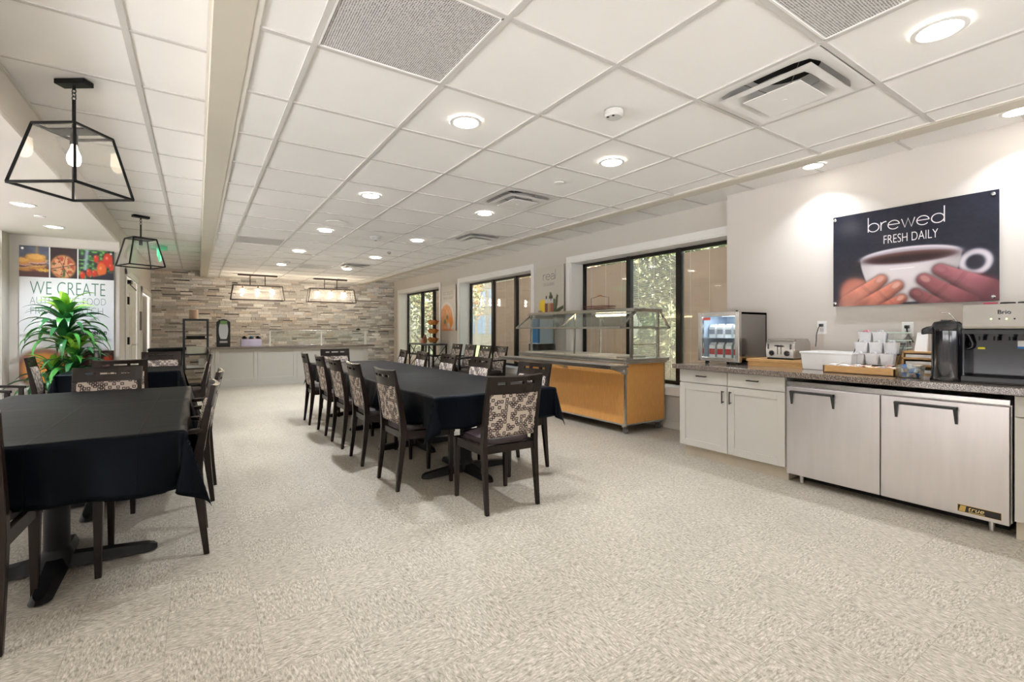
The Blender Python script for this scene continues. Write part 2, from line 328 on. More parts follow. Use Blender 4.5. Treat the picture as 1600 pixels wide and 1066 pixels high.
w=MB(); w.box(-4,5.3,-6.0,-5.4,2.45,2.85); w.box(-12.3,-12,-16,20,GZ0,6); w.box(-12,30,-16.3,-16,GZ0,7); struct('wall_front_light_shaper',w,mat('brown_sky_blocker',rgb(120,108,98),.9,var=.1))  # unseen canopy lip and far walls added to block low sky light
w=MB(); w.box(-5.0,-3.75,-3.3,8.5,2.6,2.7); struct('ceiling',w,tile_m)   # unseen canopy added to block sky above the terrace outside the left openings
w=MB(); w.box(-3.0,-1.93,7.90,7.938,0,2.2); struct('trim_1',w,white_paint)
# wall behind the camera, with openings added to let daylight in
w=MB(); w.box(-3.75,5.08,-3.35,-3.2,0,.35); w.box(-3.75,5.08,-3.35,-3.2,2.3,2.8)
for a,b in ((-3.75,-3.1),(-.1,.3),(3.4,5.08)): w.box(a,b,-3.35,-3.2,.35,2.3)
struct('wall_front_light_shaper',w,wall_paint)
w=MB(); w.box(-4,5.3,-5.4,-3.35,2.75,2.85); o=struct('ceiling',w,tile_m)   # unseen canopy added to block sky outside the openings behind the camera
# stacked-stone back wall
st=bpy.data.meshes.new('wall_back'); vs=[];fs=[];cols=[]
rnd=random.Random(3)
pal=[(216,212,207),(226,223,218),(206,201,196),(198,193,188),(212,204,196),(220,216,210),(188,184,180),(206,194,183),(214,213,213),(232,229,225),(204,201,199),(176,170,165)]
z=0.0
while z<2.6:
    h=rnd.choice((.035,.045,.055,.065,.08)); x=XL-rnd.random()*.2
    while x<XW:
        l=rnd.uniform(.08,.36); d=rnd.uniform(.0,.026); x1=min(x+l,XW+.02); g=.0015
        x0=max(x,XL)
        if x1-x0>.01:
            n=len(vs); y=YB-d
            hh=h
            if rnd.random()<.12: hh=h*.7
            vs+=[(x0+g,y,z+g),(x1-g,y+rnd.uniform(-.004,.004),z+g),(x1-g,y,z+hh-g),(x0+g,y+rnd.uniform(-.004,.004),z+hh-g),(x0,YB+.05,z),(x1,YB+.05,z),(x1,YB+.05,z+hh),(x0,YB+.05,z+hh)]
            F=[(0,1,2,3),(0,4,5,1),(1,5,6,2),(2,6,7,3),(3,7,4,0)]; fs+=[tuple(i+n for i in f) for f in F]
            c=list(rnd.choice(pal)); warm=max(0,1-(x0+.87)/3.2)   # the stones at the left end of the wall are browner
            k=rnd.uniform(.90,1.08)-.03*warm; c=[min(255,c[0]*k),min(255,c[1]*k-2*warm),min(255,c[2]*k-5*warm)]
            cols+= [tuple(lin(max(0,q)) for q in c)+(1,)]*len(F)
        x+=l
    z+=h
vs+=[(XL-.1,YB+.04,0),(XW+.1,YB+.04,0),(XW+.1,YB+.04,2.7),(XL-.1,YB+.04,2.7)]; n=len(vs)-4; fs.append((n,n+1,n+2,n+3)); cols.append((.12,.11,.1,1))
st.from_pydata(vs,[],fs); ca=st.color_attributes.new('col','FLOAT_COLOR','CORNER'); arr=[]
for f,c in zip(st.polygons,cols):
    for _ in f.loop_indices: arr+=c
ca.data.foreach_set('color',arr); st.materials.append(colattr_mat('stacked_ledger_stone',.85,bump=.8,nv=.2))
so=bpy.data.objects.new('wall_back',st); C.objects.link(so); so['kind']='structure'
# ceilings
holes=[(3,-2),(3,2),(4,5),(3,11)]      # tiles replaced by air diffusers
X0,Y0,DX,DY=.424,2.2,.61,.62
grilles=[(0,-1),(2,-3),(0,8),(2,12)]
tm=MB(); gb=MB()
def cell(i,j): return max(.202,X0+DX*i),min(3.68,X0+DX*(i+1)),Y0+DY*j,min(YB,Y0+DY*(j+1))
for i in range(-1,6):
    for j in range(-9,19):
        if (i,j) in holes or (i,j) in grilles: continue
        a,b,c,d=cell(i,j)
        if b-a<.02 or d-c<.02: continue
        r=random.Random(i*77+j); zz=ZM+.006+r.uniform(0,.003)
        tm.box(a+.006,b-.006,c+.006,d-.006,zz,zz+.015)
struct('ceiling',tm,tile_m)
for i in range(0,6):
    x=X0+DX*i; gb.box(x-.012,x+.012,-3.2,YB,ZM,ZM+.02)
for j in range(-8,19):
    y=Y0+DY*j
    if y<YB: gb.box(.2,3.68,y-.012,y+.012,ZM+.0006,ZM+.02)
struct('trim_2',gb,tbar)
b=MB(); b.box(.19,.214,-3.2,YB,ZM-.001,ZM+.02); b.box(3.668,3.69,-3.2,YB,ZM-.001,ZM+.02); struct('trim_3',b,mat('pale_edge_angle',rgb(222,216,206),.5))
b=MB(); b.box(.052,.19,-3.2,YB,ZM-.004,2.8); b.box(3.69,3.82,-3.2,YB,ZM-.004,2.8); struct('trim_4',b,beam_paint)
b=MB(); b.box(.04,.052,-3.2,YB,ZH-.012,ZH); b.box(XL,XL+.014,-3.2,8.2,ZH-.006,ZH); struct('trim_5',b,mat('pale_edge_angle',(1,1,1,1)))
def simple_ceiling(x0,x1,yy,zz,colx):
    t=MB(); g=MB(); xs=[x0]+colx+[x1]
    for k in range(len(xs)-1):
        for j in range(len(yy)-1): t.box(xs[k]+.005,xs[k+1]-.005,yy[j]+.005,yy[j+1]-.005,zz+.006,zz+.02)
    for x in colx: g.box(x-.014,x+.014,yy[0],yy[-1],zz,zz+.02)
    for y in yy[1:-1]: g.box(x0,x1,y-.011,y+.011,zz+.0006,zz+.02)
    struct('ceiling',t,tile_m); struct('trim_6',g,tbar)
simple_ceiling(XL,.052,[-3.2]+[2.83-.617*k for k in range(9,0,-1)]+[2.83+.617*k for k in range(17)]+[YB],ZH,[-.28])
simple_ceiling(3.82,XW+.02,[-3.2]+[.72+.62*k for k in range(-6,20)]+[YB],ZH,[])
g=MB(); g.box(-3.6,XL,-3.2,8.2,2.36,2.8); struct('ceiling',g,left_paint,bevel=.02)
# baseboards
b=MB(); b.box(XW-.012,XW,2.95,YB,0,.09); struct('baseboard_right',b,mat('baseboard_vinyl',rgb(214,208,196),.5))
b=MB(); b.box(XL,XL+.012,8.2,8.76,0,.09); b.box(-1.9,XL,8.188,8.2,0,.09); struct('baseboard_left',b,MATS['baseboard_vinyl'])
# windows
bronze=mat('dark_bronze_frame',rgb(38,34,30),.35,metal=.4,var=.05)
blind_m=mat('taupe_blind_slat',rgb(214,198,180),.5,var=.02); cord_m=mat('blind_tape',rgb(238,234,228),.6)
def window(name,y0,y1,mull,opens):
    r=sroot(name,(XW,(y0+y1)/2,WZ0))
    c=MB(); o=.09; x0,x1=XW-.018,XW+.004
    c.box(x0,x1,y0-o,y1+o,WZ1,WZ1+o); c.box(x0,x1,y1,y1+o,WZ0-o,WZ1); c.box(x0,x1,max(2.88,y0-o),y0,WZ0-o,WZ1); c.box(x0-.012,x1,max(2.88,y0-o),y1+o,WZ0-o,WZ0-.004)
    build('window_casing',c,white_paint,r,world=True,bevel=.003)
    v=MB(); v.box(XW-.004,5.0,y1-.012,y1,WZ0,WZ1); v.box(XW-.004,5.0,y0,y0+.012,WZ0,WZ1); v.box(XW-.004,5.0,y0,y1,WZ1-.012,WZ1); v.box(XW-.03,5.0,y0,y1,WZ0-.004,WZ0+.014)
    build('window_sill',v,white_paint,r,world=True)
    f=MB(); xa,xb=4.995,5.05; t=.045
    f.box(xa,xb,y0+.012,y1-.012,WZ1-.012-t,WZ1-.012); f.box(xa,xb,y0+.012,y1-.012,WZ0+.014,WZ0+.014+t)
    ed=[y0+.012]+mull+[y1-.012]
    f.box(xa,xb,ed[0],ed[0]+t,WZ0,WZ1-.012); f.box(xa,xb,ed[-1]-t,ed[-1],WZ0,WZ1-.012)
    for m in mull: f.box(xa-.02,xb,m-t*.8,m+t*.8,WZ0+.014,WZ1-.012)
    build('window_frame',f,bronze,r,world=True,bevel=.003)
    for k in range(len(ed)-1):
        a,b_=ed[k]+.045,ed[k+1]-.045
        p=MB(); p.box(5.012,5.016,a,b_,WZ0+.05,WZ1-.05); build('window_pane',p,pane_m,r,world=True); p=MB(); p.add([(5.047,a,WZ0+.05),(5.047,b_,WZ0+.05),(5.047,b_,WZ1-.05),(5.047,a,WZ1-.05)],[(0,1,2,3)]); build('outer_pane',p,tint_m,r,world=True)
        s=MB(); ang=math.radians(74 if not opens[k] else (30 if y0<4 else 12)); zz=WZ0+.07; wdt=.016; pitch=.0135
        while zz<WZ1-.07:
            dx=wdt/2*math.cos(ang); dz=wdt/2*math.sin(ang); x=5.034
            s.add([(x-dx,a,zz-dz),(x-dx,b_,zz-dz),(x+dx,b_,zz+dz),(x+dx,a,zz+dz)],[(0,1,2,3)]); zz+=pitch
        build('window_blind',s,blind_m,r,world=True)
        q=MB()
        for t_ in (.14,.5,.86):
            y=a+(b_-a)*t_; q.box(5.020,5.0212,y-.004,y+.004,WZ0+.05,WZ1-.05)
        build('blind_tape',q,cord_m,r,world=True)
window('window_1',10.25,12.92,[11.08,11.83],[0,1,1])
window('window_2',6.55,9.2,[7.37,8.2],[0,0,1])
window('window_3',2.93,5.53,[3.75,4.57],[0,1,0])
# doors in the left wall
def door(name,y0,y1,z1,leafcol,double):
    r=sroot(name,(XL,(y0+y1)/2,0)); c=MB(); t=.09
    c.box(XL-.01,XL+.02,y0,y0+t,0,z1); c.box(XL-.01,XL+.02,y1-t,y1,0,z1); c.box(XL-.01,XL+.02,y0,y1,z1-t,z1)
    build('door_casing',c,white_paint,r,world=True,bevel=.004)
    ed=[y0+t,(y0+y1)/2,y1-t] if double else [y0+t,y1-t]
    for k in range(len(ed)-1):
        l=MB(); l.box(XL-.06,XL-.02 if double else XL-.05,ed[k]+.003,ed[k+1]-.003,.01,z1-t-.003)
        leaf=build('door_leaf',l,leafcol,r,world=True)
        if double:
            v=MB()
            for a,b_ in ((.25,.95),(1.08,z1-t-.2)): 
                ya,yb=ed[k]+.12,ed[k+1]-.12
                for q in ((ya,ya+.02,a,b_),(yb-.02,yb,a,b_),(ya,yb,a,a+.02),(ya,yb,b_-.02,b_)): v.box(XL-.022,XL-.012,*q)
            build('door_moulding',v,white_paint,leaf,world=True)
    return r
d=door('door_1',8.76,10.62,2.08,mat('cream_door_paint',rgb(232,228,216),.45),True)
for zz in (1.62,1.02,.3):
    h=MB(); h.box(XL-.018,XL+.028,8.99,9.10,zz-.05,zz+.06); build('door_hinge',h,blackm,d,world=True)
h=MB(); h.box(XL-.02,XL+.05,9.0,9.2,1.88,1.93); h.bar((XL+.03,9.1,1.87),(XL+.03,9.95,1.84),.012); build('door_closer',h,blackm,d,world=True)
h=MB(); h.tube([(XL-.01,9.78,.95),(XL+.06,9.78,.95),(XL+.06,9.65,.95)],.01); build('door_handle',h,steel,d,world=True)
door('door_2',11.1,13.22,2.0,mat('grey_corridor_panel',rgb(180,177,172),.6),False)
# =============== CHAIRS =================
# local axes: the sitter looks along +y, origin on the floor under the seat centre
def rail_y(z):  # centre line of the back posts
    P=[(0,-.232),(.40,-.188),(.50,-.190),(.62,-.205),(.895,-.262)]
    for (a,b),(c,d) in zip(P,P[1:]):
        if z<=c: return b+(d-b)*(z-a)/(c-a)
    return P[-1][1]
def make_chair(arms,label,group):
    t=thing('dining_armchair' if arms else 'dining_chair',label,'chair',group=group)
    for s in (-1,1):
        m=MB(); R=[]
        for z,wd,dp in ((0,.026,.026),(.2,.030,.036),(.42,.034,.05),(.55,.030,.046),(.79,.026,.03)):
            y=rail_y(z); x=s*.197; R.append([(x-wd/2,y-dp/2,z),(x+wd/2,y-dp/2,z),(x+wd/2,y+dp/2,z),(x-wd/2,y+dp/2,z)])
        m.loft(R); build('leg',m,wood_dark,t,bevel=.004)
        m=MB(); R=[]; top=.645 if arms else .43
        for z,wd in ((0,.026),(.2,.033),(.43,.042))+(((top-.01,.034),) if arms else ()):
            x=s*.203; y=.205; R.append([(x-wd/2,y-wd/2,z),(x+wd/2,y-wd/2,z),(x+wd/2,y+wd/2,z),(x-wd/2,y+wd/2,z)])
        m.loft(R); build('leg',m,wood_dark,t,bevel=.004)
        if arms:
            m=MB(); m.loft([[(s*.213-.02,y,z-.012),(s*.213+.02,y,z-.012),(s*.213+.02,y,z+.012),(s*.213-.02,y,z+.012)] for y,z in ((rail_y(.66)-.005,.662),(-.05,.655),(.12,.648),(.235,.635))])
            build('armrest',m,wood_dark,t,bevel=.005)
    m=MB()
    for s in (-1,1): m.bar((s*.197,-.17,.405),(s*.203,.19,.40),.024,.062)
    m.bar((-.185,.207,.40),(.185,.207,.40),.024,.062); m.bar((-.185,-.187,.405),(.185,-.187,.405),.024,.05)
    build('seat_frame',m,wood_dark,t,bevel=.003)
    # cushion
    m=MB(); R=[]
    def ring(k,z):
        pts=[]; 
        for i in range(28):
            a=2*PI*i/28; cx,sx_=math.cos(a),math.sin(a)
            f=(abs(cx)**5+abs(sx_)**5)**(-1/5); pts.append((.188*k*cx*f, .012+.2*k*sx_*f, z))
        return pts
    for k,z in ((.96,.43),(1.0,.437),(1.01,.455),(.97,.471),(.80,.479),(.4,.482)): R.append(ring(k,z))
    m.loft(R); build('seat',m,seat_m,t,smooth=True)
    # upholstered back panel
    m=MB(); R=[]; n=8
    for k in range(9):
        z=.50+(.785-.50)*k/8; y=rail_y(z); row=[]
        th=.011 if k in (0,8) else .017
        for i in range(n+1):
            x=-.183+.366*i/n; bow=-.016*(1-(x/.19)**2); row.append((x,y+bow-th,z+(.018*(x/.183)**2 if k==0 else 0)*-1))
        for i in range(n,-1,-1):
            x=-.183+.366*i/n; bow=-.016*(1-(x/.19)**2); row.append((x,y+bow+th,z+(.018*(x/.183)**2 if k==0 else 0)*-1))
        R.append(row)
    m.loft(R); build('backrest',m,fabric_m,t,smooth=True)
    # slotted crest rail
    xs=[-.212,-.17,-.14,-.078,-.052,-.02,.02,.052,.078,.14,.17,.212]; zs=[.775,.80,.838,.856,.88,.895]
    m=MB(); idx={}
    for a,x in enumerate(xs):
        for b_,z in enumerate(zs):
            bow=-.024*(1-(x/.212)**2); top=-.006*(1-(x/.212)**2) if b_==5 else 0
            idx[a,b_]=len(m.v); m.v.append((x,rail_y(z)+bow,z+top))
    for a in range(len(xs)-1):
        for b_ in range(5):
            if b_==2 and a in (2,4,5,6,8): continue
            m.f.append((idx[a,b_],idx[a+1,b_],idx[a+1,b_+1],idx[a,b_+1]))
    build('top_rail',m,wood_dark,t,solid=.022)
    return t
chair0=make_chair(False,'','')
arm0=make_chair(True,'',''); used=set()
def place(kind,x,y,face,label,group):
    base=arm0 if kind=='arm' else chair0
    if kind not in used:
        used.add(kind); base.location=(x,y,0); base.rotation_euler=(0,0,face); base['label']=label; base['group']=group; return base
    return dup(base,(x,y,0),face,label,group)
FX,FmX,FY,FmY=-PI/2,PI/2,0,PI       # facing +x, -x, +y, -y
g1='chairs round the long middle table'
xr=1.43
for y,r,l in ((3.56,.03,'first from our end'),(4.34,-.02,'second from our end'),(5.06,.02,'third from our end'),(5.77,0,'fourth from our end'),(6.49,-.03,'farthest away')):
    place('chair',xr-(.03 if y>6 else 0)+(.02 if y<4 else 0)-.0,y,FX+r,'dark chair on the aisle side of the middle table, '+l,g1)
place('chair',1.745,2.83,FY-.03,'dining chair at the near head of the middle table, whole patterned back visible',g1)
for y,r,l in ((3.42,.10,'first from our end'),(4.40,.02,'second from our end'),(5.20,-.03,'third from our end'),(6.02,-.08,'fourth from our end'),(6.72,-.14,'farthest away')):
    place('chair',2.28,y,FmX+r,'dark chair on the window side of the middle table, '+l,g1)
place('chair',1.77,7.33,FmY,'dining chair at the far head of the middle table, before the pale counter',g1)
g2='armchairs lined up under the windows'
for y,l in ((8.92,'farthest, beside the snack table'),(8.33,'second from the snack table'),(7.74,'third from the snack table'),(7.2,'nearest to the oak serving cart')):
    place('arm',4.30,y,FmX,'dark armchair under the middle window, '+l,g2)
g3='chairs round the near left table'
place('chair',-.80,2.70,FY,'dark chair cut by the left picture edge, nearest to us',g3)
place('arm',-.19,3.19,FmX,'armchair on the aisle side of the near left table, closer to us',g3)
place('arm',-.13,4.10,FmX-.06,'armchair on the aisle side of the near left table, farther one',g3)
place('chair',-.585,4.62,FmY,'dark chair at the far end of the near left table, crest above the cloth',g3)
g4='chairs round the far left table'
place('chair',-.63,6.28,FY,'dark chair at the near end of the far left table, only top rail showing',g4)
place('chair',-.40,7.62,FmY,'dark chair at the far end of the far left table',g4)
place('chair',-.13,7.0,FmX,'dark chair on the aisle side of the far left table',g4)
place('chair',-1.24,7.12,FX+.05,'dark dining chair in front of the potted plant, facing the far left table',g4)
place('arm',-1.62,6.22,FX,'dark armchair by the left picture edge, only its arms showing',g4)
# =============== TABLES =================
def table(x0,x1,y0,y1,label,group):
    cx,cy=(x0+x1)/2,(y0+y1)/2; t=thing('pedestal_table',label,'table',(cx,cy,0),0,group); hx,hy=(x1-x0)/2,(y1-y0)/2
    m=MB(); m.box(-hx,hx,-hy+.002,hy-.002,.685,.716); build('tabletop',m,wood_dark,t,bevel=.004)
    m=MB(); m.box(-.25,.25,-.25,.25,.67,.685); m.cyl((0,0,.03),.05,.64,20); m.lathe([(.07,.0),(.065,.05),(.05,.08)],(0,0,.03)); build('pedestal',m,blackm,t,smooth=True)
    for k in range(4):
        a=k*PI/2+.03; m=MB(); R=[]
        for r,w,z0,z1 in ((.03,.05,.012,.075),(.2,.045,.01,.06),(.36,.04,.006,.045),(.385,.03,.006,.038),(.40,.012,.008,.028)):
            d=Vector((math.cos(a),math.sin(a),0)); n=Vector((-math.sin(a),math.cos(a),0)); 
            R.append([tuple(d*r+n*s*w+Vector((0,0,z))) for s,z in ((-1,z0),(1,z0),(.6,z1),(-.6,z1))])
        m.loft(R)
        m.cyl((math.cos(a)*.36,math.sin(a)*.36,0),.018,.01,12)
        build('foot',m,blackm,t,smooth=True)
    return t
def cloth(x0,x1,y0,y1,ox,oy0,oy1,h0,h1,z,label,group,seed):
    # h0/h1: does the cloth hang over that short side (else it lies on over its neighbour)
    r=random.Random(seed); ph=[r.uniform(0,6.28) for _ in range(8)]; st=.022
    def axis(a,b,oa,ob):
        n=round((b-a)/.03); e=lambda o:[q for q in (.004,.009,.015,.022) if q<o]+[.022+(o-.022)*(k+1)/max(1,round((o-.022)/st)) for k in range(max(1,round((o-.022)/st)))] if o>.03 else ([o] if o>0 else [])
        return [a-q for q in e(oa)][::-1]+[a+(b-a)*k/n for k in range(n+1)]+[b+q for q in e(ob)]
    RR=.014
    def fall(e): return RR*(1-math.cos(e/RR)) if e<RR*PI/2 else RR+(e-RR*PI/2)
    def puff(e): return RR*math.sin(min(PI/2,e/RR))
    S_=axis(x0,x1,ox,ox); T_=axis(y0,y1,oy0,oy1); m=MB(); ns=len(S_)
    def side(q,o,L,c): # outward wave for a hanging side
        k=min(1,max(0,min(q-c[0],c[1]-q)/.15)); e=o
        return puff(e)-.004+ .06*e*k + k*e*(.13*math.sin(q*9+ph[0])+.09*math.sin(q*17+ph[1])+.03*math.sin(q*31+ph[4]))
    for t in T_:
        for s in S_:
            ex=x0-s if s<x0 else (s-x1 if s>x1 else 0); sx=-1 if s<x0 else 1
            eyv=y0-t if t<y0 else (t-y1 if t>y1 else 0); sy_=-1 if t<y0 else 1
            hang=(h0 if sy_<0 else h1); ey=eyv if hang else 0
            px=min(max(s,x0),x1); py=t if not (eyv and hang) else min(max(t,y0),y1)
            zz=z+.0012*math.sin(s*7+ph[2])*math.sin(t*6+ph[3])
            if ex==0 and ey==0: m.v.append((px,py,zz)); continue
            cr=(y0 if h0 else y0-oy0-1,y1 if h1 else y1+oy1+1)
            if ey==0:
                o=side(t,ex,ox,cr); m.v.append((px+sx*o,py,zz-fall(ex))); continue
            if ex==0:
                o=side(s,ey,oy0,(x0,x1)); m.v.append((px,py+sy_*o,zz-fall(ey))); continue
            R_=math.hypot(ex,ey); th=math.atan2(ey,ex); b_=math.sin(2*th)
            out=puff(R_)-.004+.04*R_+ .17*R_*b_
            ripple=.16*R_*math.sin(6*th)
            dx,dy=math.cos(th),math.sin(th); dz=max(0,math.sqrt(max(0,fall(R_)**2-(out-puff(R_))**2)))
            m.v.append((px+sx*(dx*out-dy*ripple),py+sy_*(dy*out+dx*ripple),zz-dz))
    for a in range(len(T_)-1):
        for b_ in range(ns-1): m.f.append((a*ns+b_,a*ns+b_+1,(a+1)*ns+b_+1,(a+1)*ns+b_))
    o=build('tablecloth',m,cloth_m,smooth='all',solid=.002,loc=((x0+x1)/2,(y0+y1)/2,z)); tag(o,label,'tablecloth',group); return o
gt='square pedestal tables under black cloths'; gc='black tablecloths'
ya=3.0; P=1.07
for k,l in enumerate(('nearest table of the middle row, beside the end chair','second table of the middle row','third table of the middle row','farthest table of the middle row, in front of the pale counter')):
    table(1.36,2.41,ya+P*k,ya+P*(k+1),'dark pedestal '+l,gt)
cloth(1.36,2.41,ya,ya+P,.235,.235,.13,True,False,.7235,'blue-black tablecloth on the nearest table of the middle row, hanging corner towards us',gc,1)
cloth(1.36,2.41,ya+P,ya+2*P,.225,.0,.13,False,False,.7200,'black tablecloth on the second table of the middle row, behind the first chair backs',gc,2)
cloth(1.36,2.41,ya+2*P,ya+3*P,.225,.0,.13,False,False,.7185,'black tablecloth on the third table of the middle row',gc,3)
cloth(1.36,2.41,ya+3*P,ya+4*P,.235,.0,.235,False,True,.7170,'black tablecloth on the farthest table of the middle row',gc,4)
for k,l in enumerate(('nearest table at the left, its cross base showing under the cloth','second table at the left, behind the nearest')):
    table(-1.11,-.05,2.67+P*k,2.67+P*(k+1),'dark pedestal '+l,gt)
cloth(-1.11,-.05,2.67,2.67+P,.27,.27,.13,True,False,.7225,'big black tablecloth on the nearest left table, its pointed corner hanging low',gc,5)
cloth(-1.11,-.05,2.67+P,2.67+2*P,.25,.0,.24,False,True,.7180,'black tablecloth on the second left table, overlapped by the nearest one',gc,6)
table(-1.22,-.17,6.66,7.60,'dark pedestal table standing apart at the far left, in front of the plant',gt)
cloth(-1.22,-.17,6.66,7.60,.24,.24,.24,True,True,.7185,'black tablecloth on the separate far left table in front of the plant',gc,7)
# =============== COUNTER ON THE RIGHT =================
CZ=.865; XF=3.85
m=MB(); m.box(3.795,XC-.001,-.9,2.93,.822,CZ); o=build('countertop',m,quartz,bevel=.004,loc=(4.2,1,.822)); tag(o,'speckled brown stone countertop running along the right wall','countertop')
pull_m=mat('dark_pull',rgb(60,56,52),.3,metal=.8)
def shaker(parent,name,y0,y1,z0,z1,x,hy=None,hz=None,horiz=False,flat=False):
    m=MB(); m.box(x,x+.02,y0,y1,z0,z1)
    if not flat:
        m=MB(); f=.06; m.box(x+.008,x+.02,y0,y1,z0,z1); 
        for q in ((y0,y0+f,z0,z1),(y1-f,y1,z0,z1),(y0+f,y1-f,z0,z0+f),(y0+f,y1-f,z1-f,z1)): m.box(x,x+.01,*q)
    d=build(name,m,cab_m,parent,world=True,bevel=.0015)
    if hy is not None:
        h=MB(); 
        if horiz: a,b_=(x-.028,hy-.05,hz),(x-.028,hy+.05,hz); L=[(x,hy-.04,hz),(x,hy+.04,hz)]
        else: a,b_=(x-.028,hy,hz-.055),(x-.028,hy,hz+.055); L=[(x,hy,hz-.045),(x,hy,hz+.045)]
        h.tube([a,b_],.0055)
        for p in L: h.tube([p,(p[0]-.028,p[1],p[2])],.0045)
        build('handle',h,pull_m,d,world=True)
    return d
c=thing('base_cabinet','pale grey two-door base cabinet with two drawers at the left end of the right counter','cabinet',(4.2,2.39,0))
m=MB(); m.box(XF+.021,XC-.002,1.906,2.885,.10,.822); build('body',m,cab_m,c,world=True)
m=MB(); m.box(XF+.055,XC-.01,1.906,2.86,.0,.10); build('toe_kick',m,toek,c,world=True)
shaker(c,'drawer',2.398,2.882,.70,.815,XF,2.64,.765,True,True); shaker(c,'drawer',1.909,2.392,.70,.815,XF,2.16,.765,True,True)
shaker(c,'door',2.398,2.882,.105,.693,XF,2.43,.60); shaker(c,'door',1.909,2.392,.105,.693,XF,2.36,.60)
c=thing('base_cabinet','pale grey base cabinet beyond the steel refrigerator at the right picture edge','cabinet',(4.2,.2,0))
m=MB(); m.box(XF+.021,XC-.002,-.3,.655,.10,.822); build('body',m,cab_m,c,world=True)
m=MB(); m.box(XF+.03,XC-.01,-.3,.65,.0,.10); build('toe_kick',m,toek,c,world=True)
shaker(c,'drawer',.18,.652,.70,.815,XF,.42,.765,True,True); shaker(c,'door',.18,.652,.105,.693,XF,.24,.60)
# undercounter refrigerator
c=thing('undercounter_refrigerator','wide stainless two-door undercounter refrigerator with angular black handles','refrigerator',(4.2,1.28,0))
m=MB(); m.box(XF+.04,XC-.03,.668,1.900,.075,.785); build('body',m,steel,c,world=True,bevel=.002)
m=MB(); m.box(XF-.004,XF+.04,.668,1.898,.757,.79); build('top_rail',m,steel2,c,world=True,bevel=.003)
m=MB(); m.box(XF+.16,XC-.05,.70,1.87,.0,.07); build('underside_shade',m,mat('painted_gap_shade',rgb(24,22,20),.8),c,world=True)  # dark block painted as the shade in the gap under the refrigerator
for k,(a,b_) in enumerate(((1.286,1.893),(.672,1.280))):
    m=MB(); m.box(XF-.005,XF+.04,a,b_,.07,.748); d=build('door',m,steel,c,world=True,bevel=.003)
    h=MB(); w=.30 if k==0 else .31; yc=(a+b_)/2+(.12 if k==0 else .07); z=.70; y0,y1=yc-w/2,yc+w/2-.0
    h.loft([[(XF-.006,y0,z),(XF-.034,y0,z+.004),(XF-.034,y0,z+.018),(XF-.006,y0,z+.02)],[(XF-.006,y1,z),(XF-.034,y1,z+.004),(XF-.034,y1,z+.018),(XF-.006,y1,z+.02)]])
    for yy,s in ((y0,1),(y1,-1)):
        h.loft([[(XF-.006,yy,z+.018),(XF-.034,yy,z+.018),(XF-.034,yy+s*.018,z+.018),(XF-.006,yy+s*.018,z+.018)],[(XF-.006,yy,z-.085),(XF-.012,yy,z-.085),(XF-.012,yy+s*.012,z-.085),(XF-.006,yy+s*.012,z-.085)]])
    build('handle',h,mat('black_nylon_handle',rgb(42,44,42),.5),d,world=True)
    if k==1:
        yl,yr=yon(1496,XF-.006),yon(1565,XF-.006); z1,z0=.135,.092
        g=mat('brass_badge',rgb(212,180,104),.3,metal=.6); bl=mat('badge_black',rgb(28,24,24),.4)
        q=MB(); q.box(XF-.0075,XF-.005,yr,yl,z0,z1); bd=build('badge',q,g,d,world=True)
        q=MB(); q.box(XF-.0083,XF-.0074,yr+.002,yl-.002,z0+.002,z1-.002);
        o2=build('badge_field',q,bl,d,world=True)
        q=MB(); q.polyX([(yl-.006,z0+.004),(yl-.034,z0+.004),(yl-.040,z1-.005),(yl-.014,z1-.005)][::-1],XF-.0092,XF-.0082); build('badge_emblem',q,g,d,world=True)
        text('badge_lettering','true',.036,mat('gold_lettering',rgb(240,214,140),.3),d,(XF-.0095,yl-.046,z0+.015),RX,ext=.0004,sx=1.15,shear=.25)
        text('badge_lettering','REFRIGERATION',.0095,MATS['gold_lettering'],d,(XF-.0095,yl-.050,z0+.004),RX,ext=.0003,sx=1.0)
for x in (XF+.08,XC-.1):
    for y in (.76,1.82):
        m=MB(); m.cyl((x,y,0),.014,.075,10); build('leg',m,steel,c,world=True)
# =============== THINGS ON THE COUNTER =================
# glass-door display cooler
c=thing('display_cooler','small stainless countertop display cooler with glass door and cartons inside','cooler',(4.32,2.65,CZ))
x0,x1,y0,y1,z0,z1=4.15,4.58,2.44,2.86,CZ+.025,1.355
sg=mat('glossy_dark_steel',rgb(150,148,146),.12,metal=1,var=.02)
m=MB(); t=.022
m.box(x0+.0,x1,y0,y0+t,z0,z1); m.box(x0,x1,y1-t,y1,z0,z1); m.box(x0,x1,y0,y1,z1-t,z1); m.box(x0,x1,y0,y1,z0,z0+t); m.box(x1-t,x1,y0,y1,z0,z1); build('body',m,sg,c,world=True,bevel=.002)
m=MB(); m.box(x0+.004,x1-t-.001,y0+t,y0+t+.003,z0+t,z1-t); m.box(x0+.004,x1-t-.001,y1-t-.003,y1-t,z0+t,z1-t); m.box(x1-t-.004,x1-t,y0+t,y1-t,z0+t,z1-t); build('liner',m,mat('pale_liner',rgb(196,208,226),.5),c,world=True)
m=MB(); xx=x0-.045; f=.038
for q in ((y0-.002,y0+f,z0,z1+.003),(y1-f,y1+.002,z0,z1+.003),(y0+f,y1-f,z1-f,z1+.003),(y0+f,y1-f,z0,z0+f)): m.box(xx,x0-.004,*q)
d=build('door',m,steel2,c,world=True,bevel=.003)
m=MB(); m.box(xx+.015,xx+.019,y0+f,y1-f,z0+f,z1-f); build('door_glass',m,clear,d,world=True)
m=MB(); m.box(xx+.0135,xx+.0148,y1-f-.085,y1-f-.006,z1-f-.035,z1-f-.008); build('sticker',m,mat('red_sticker',rgb(214,96,74),.5),d,world=True)
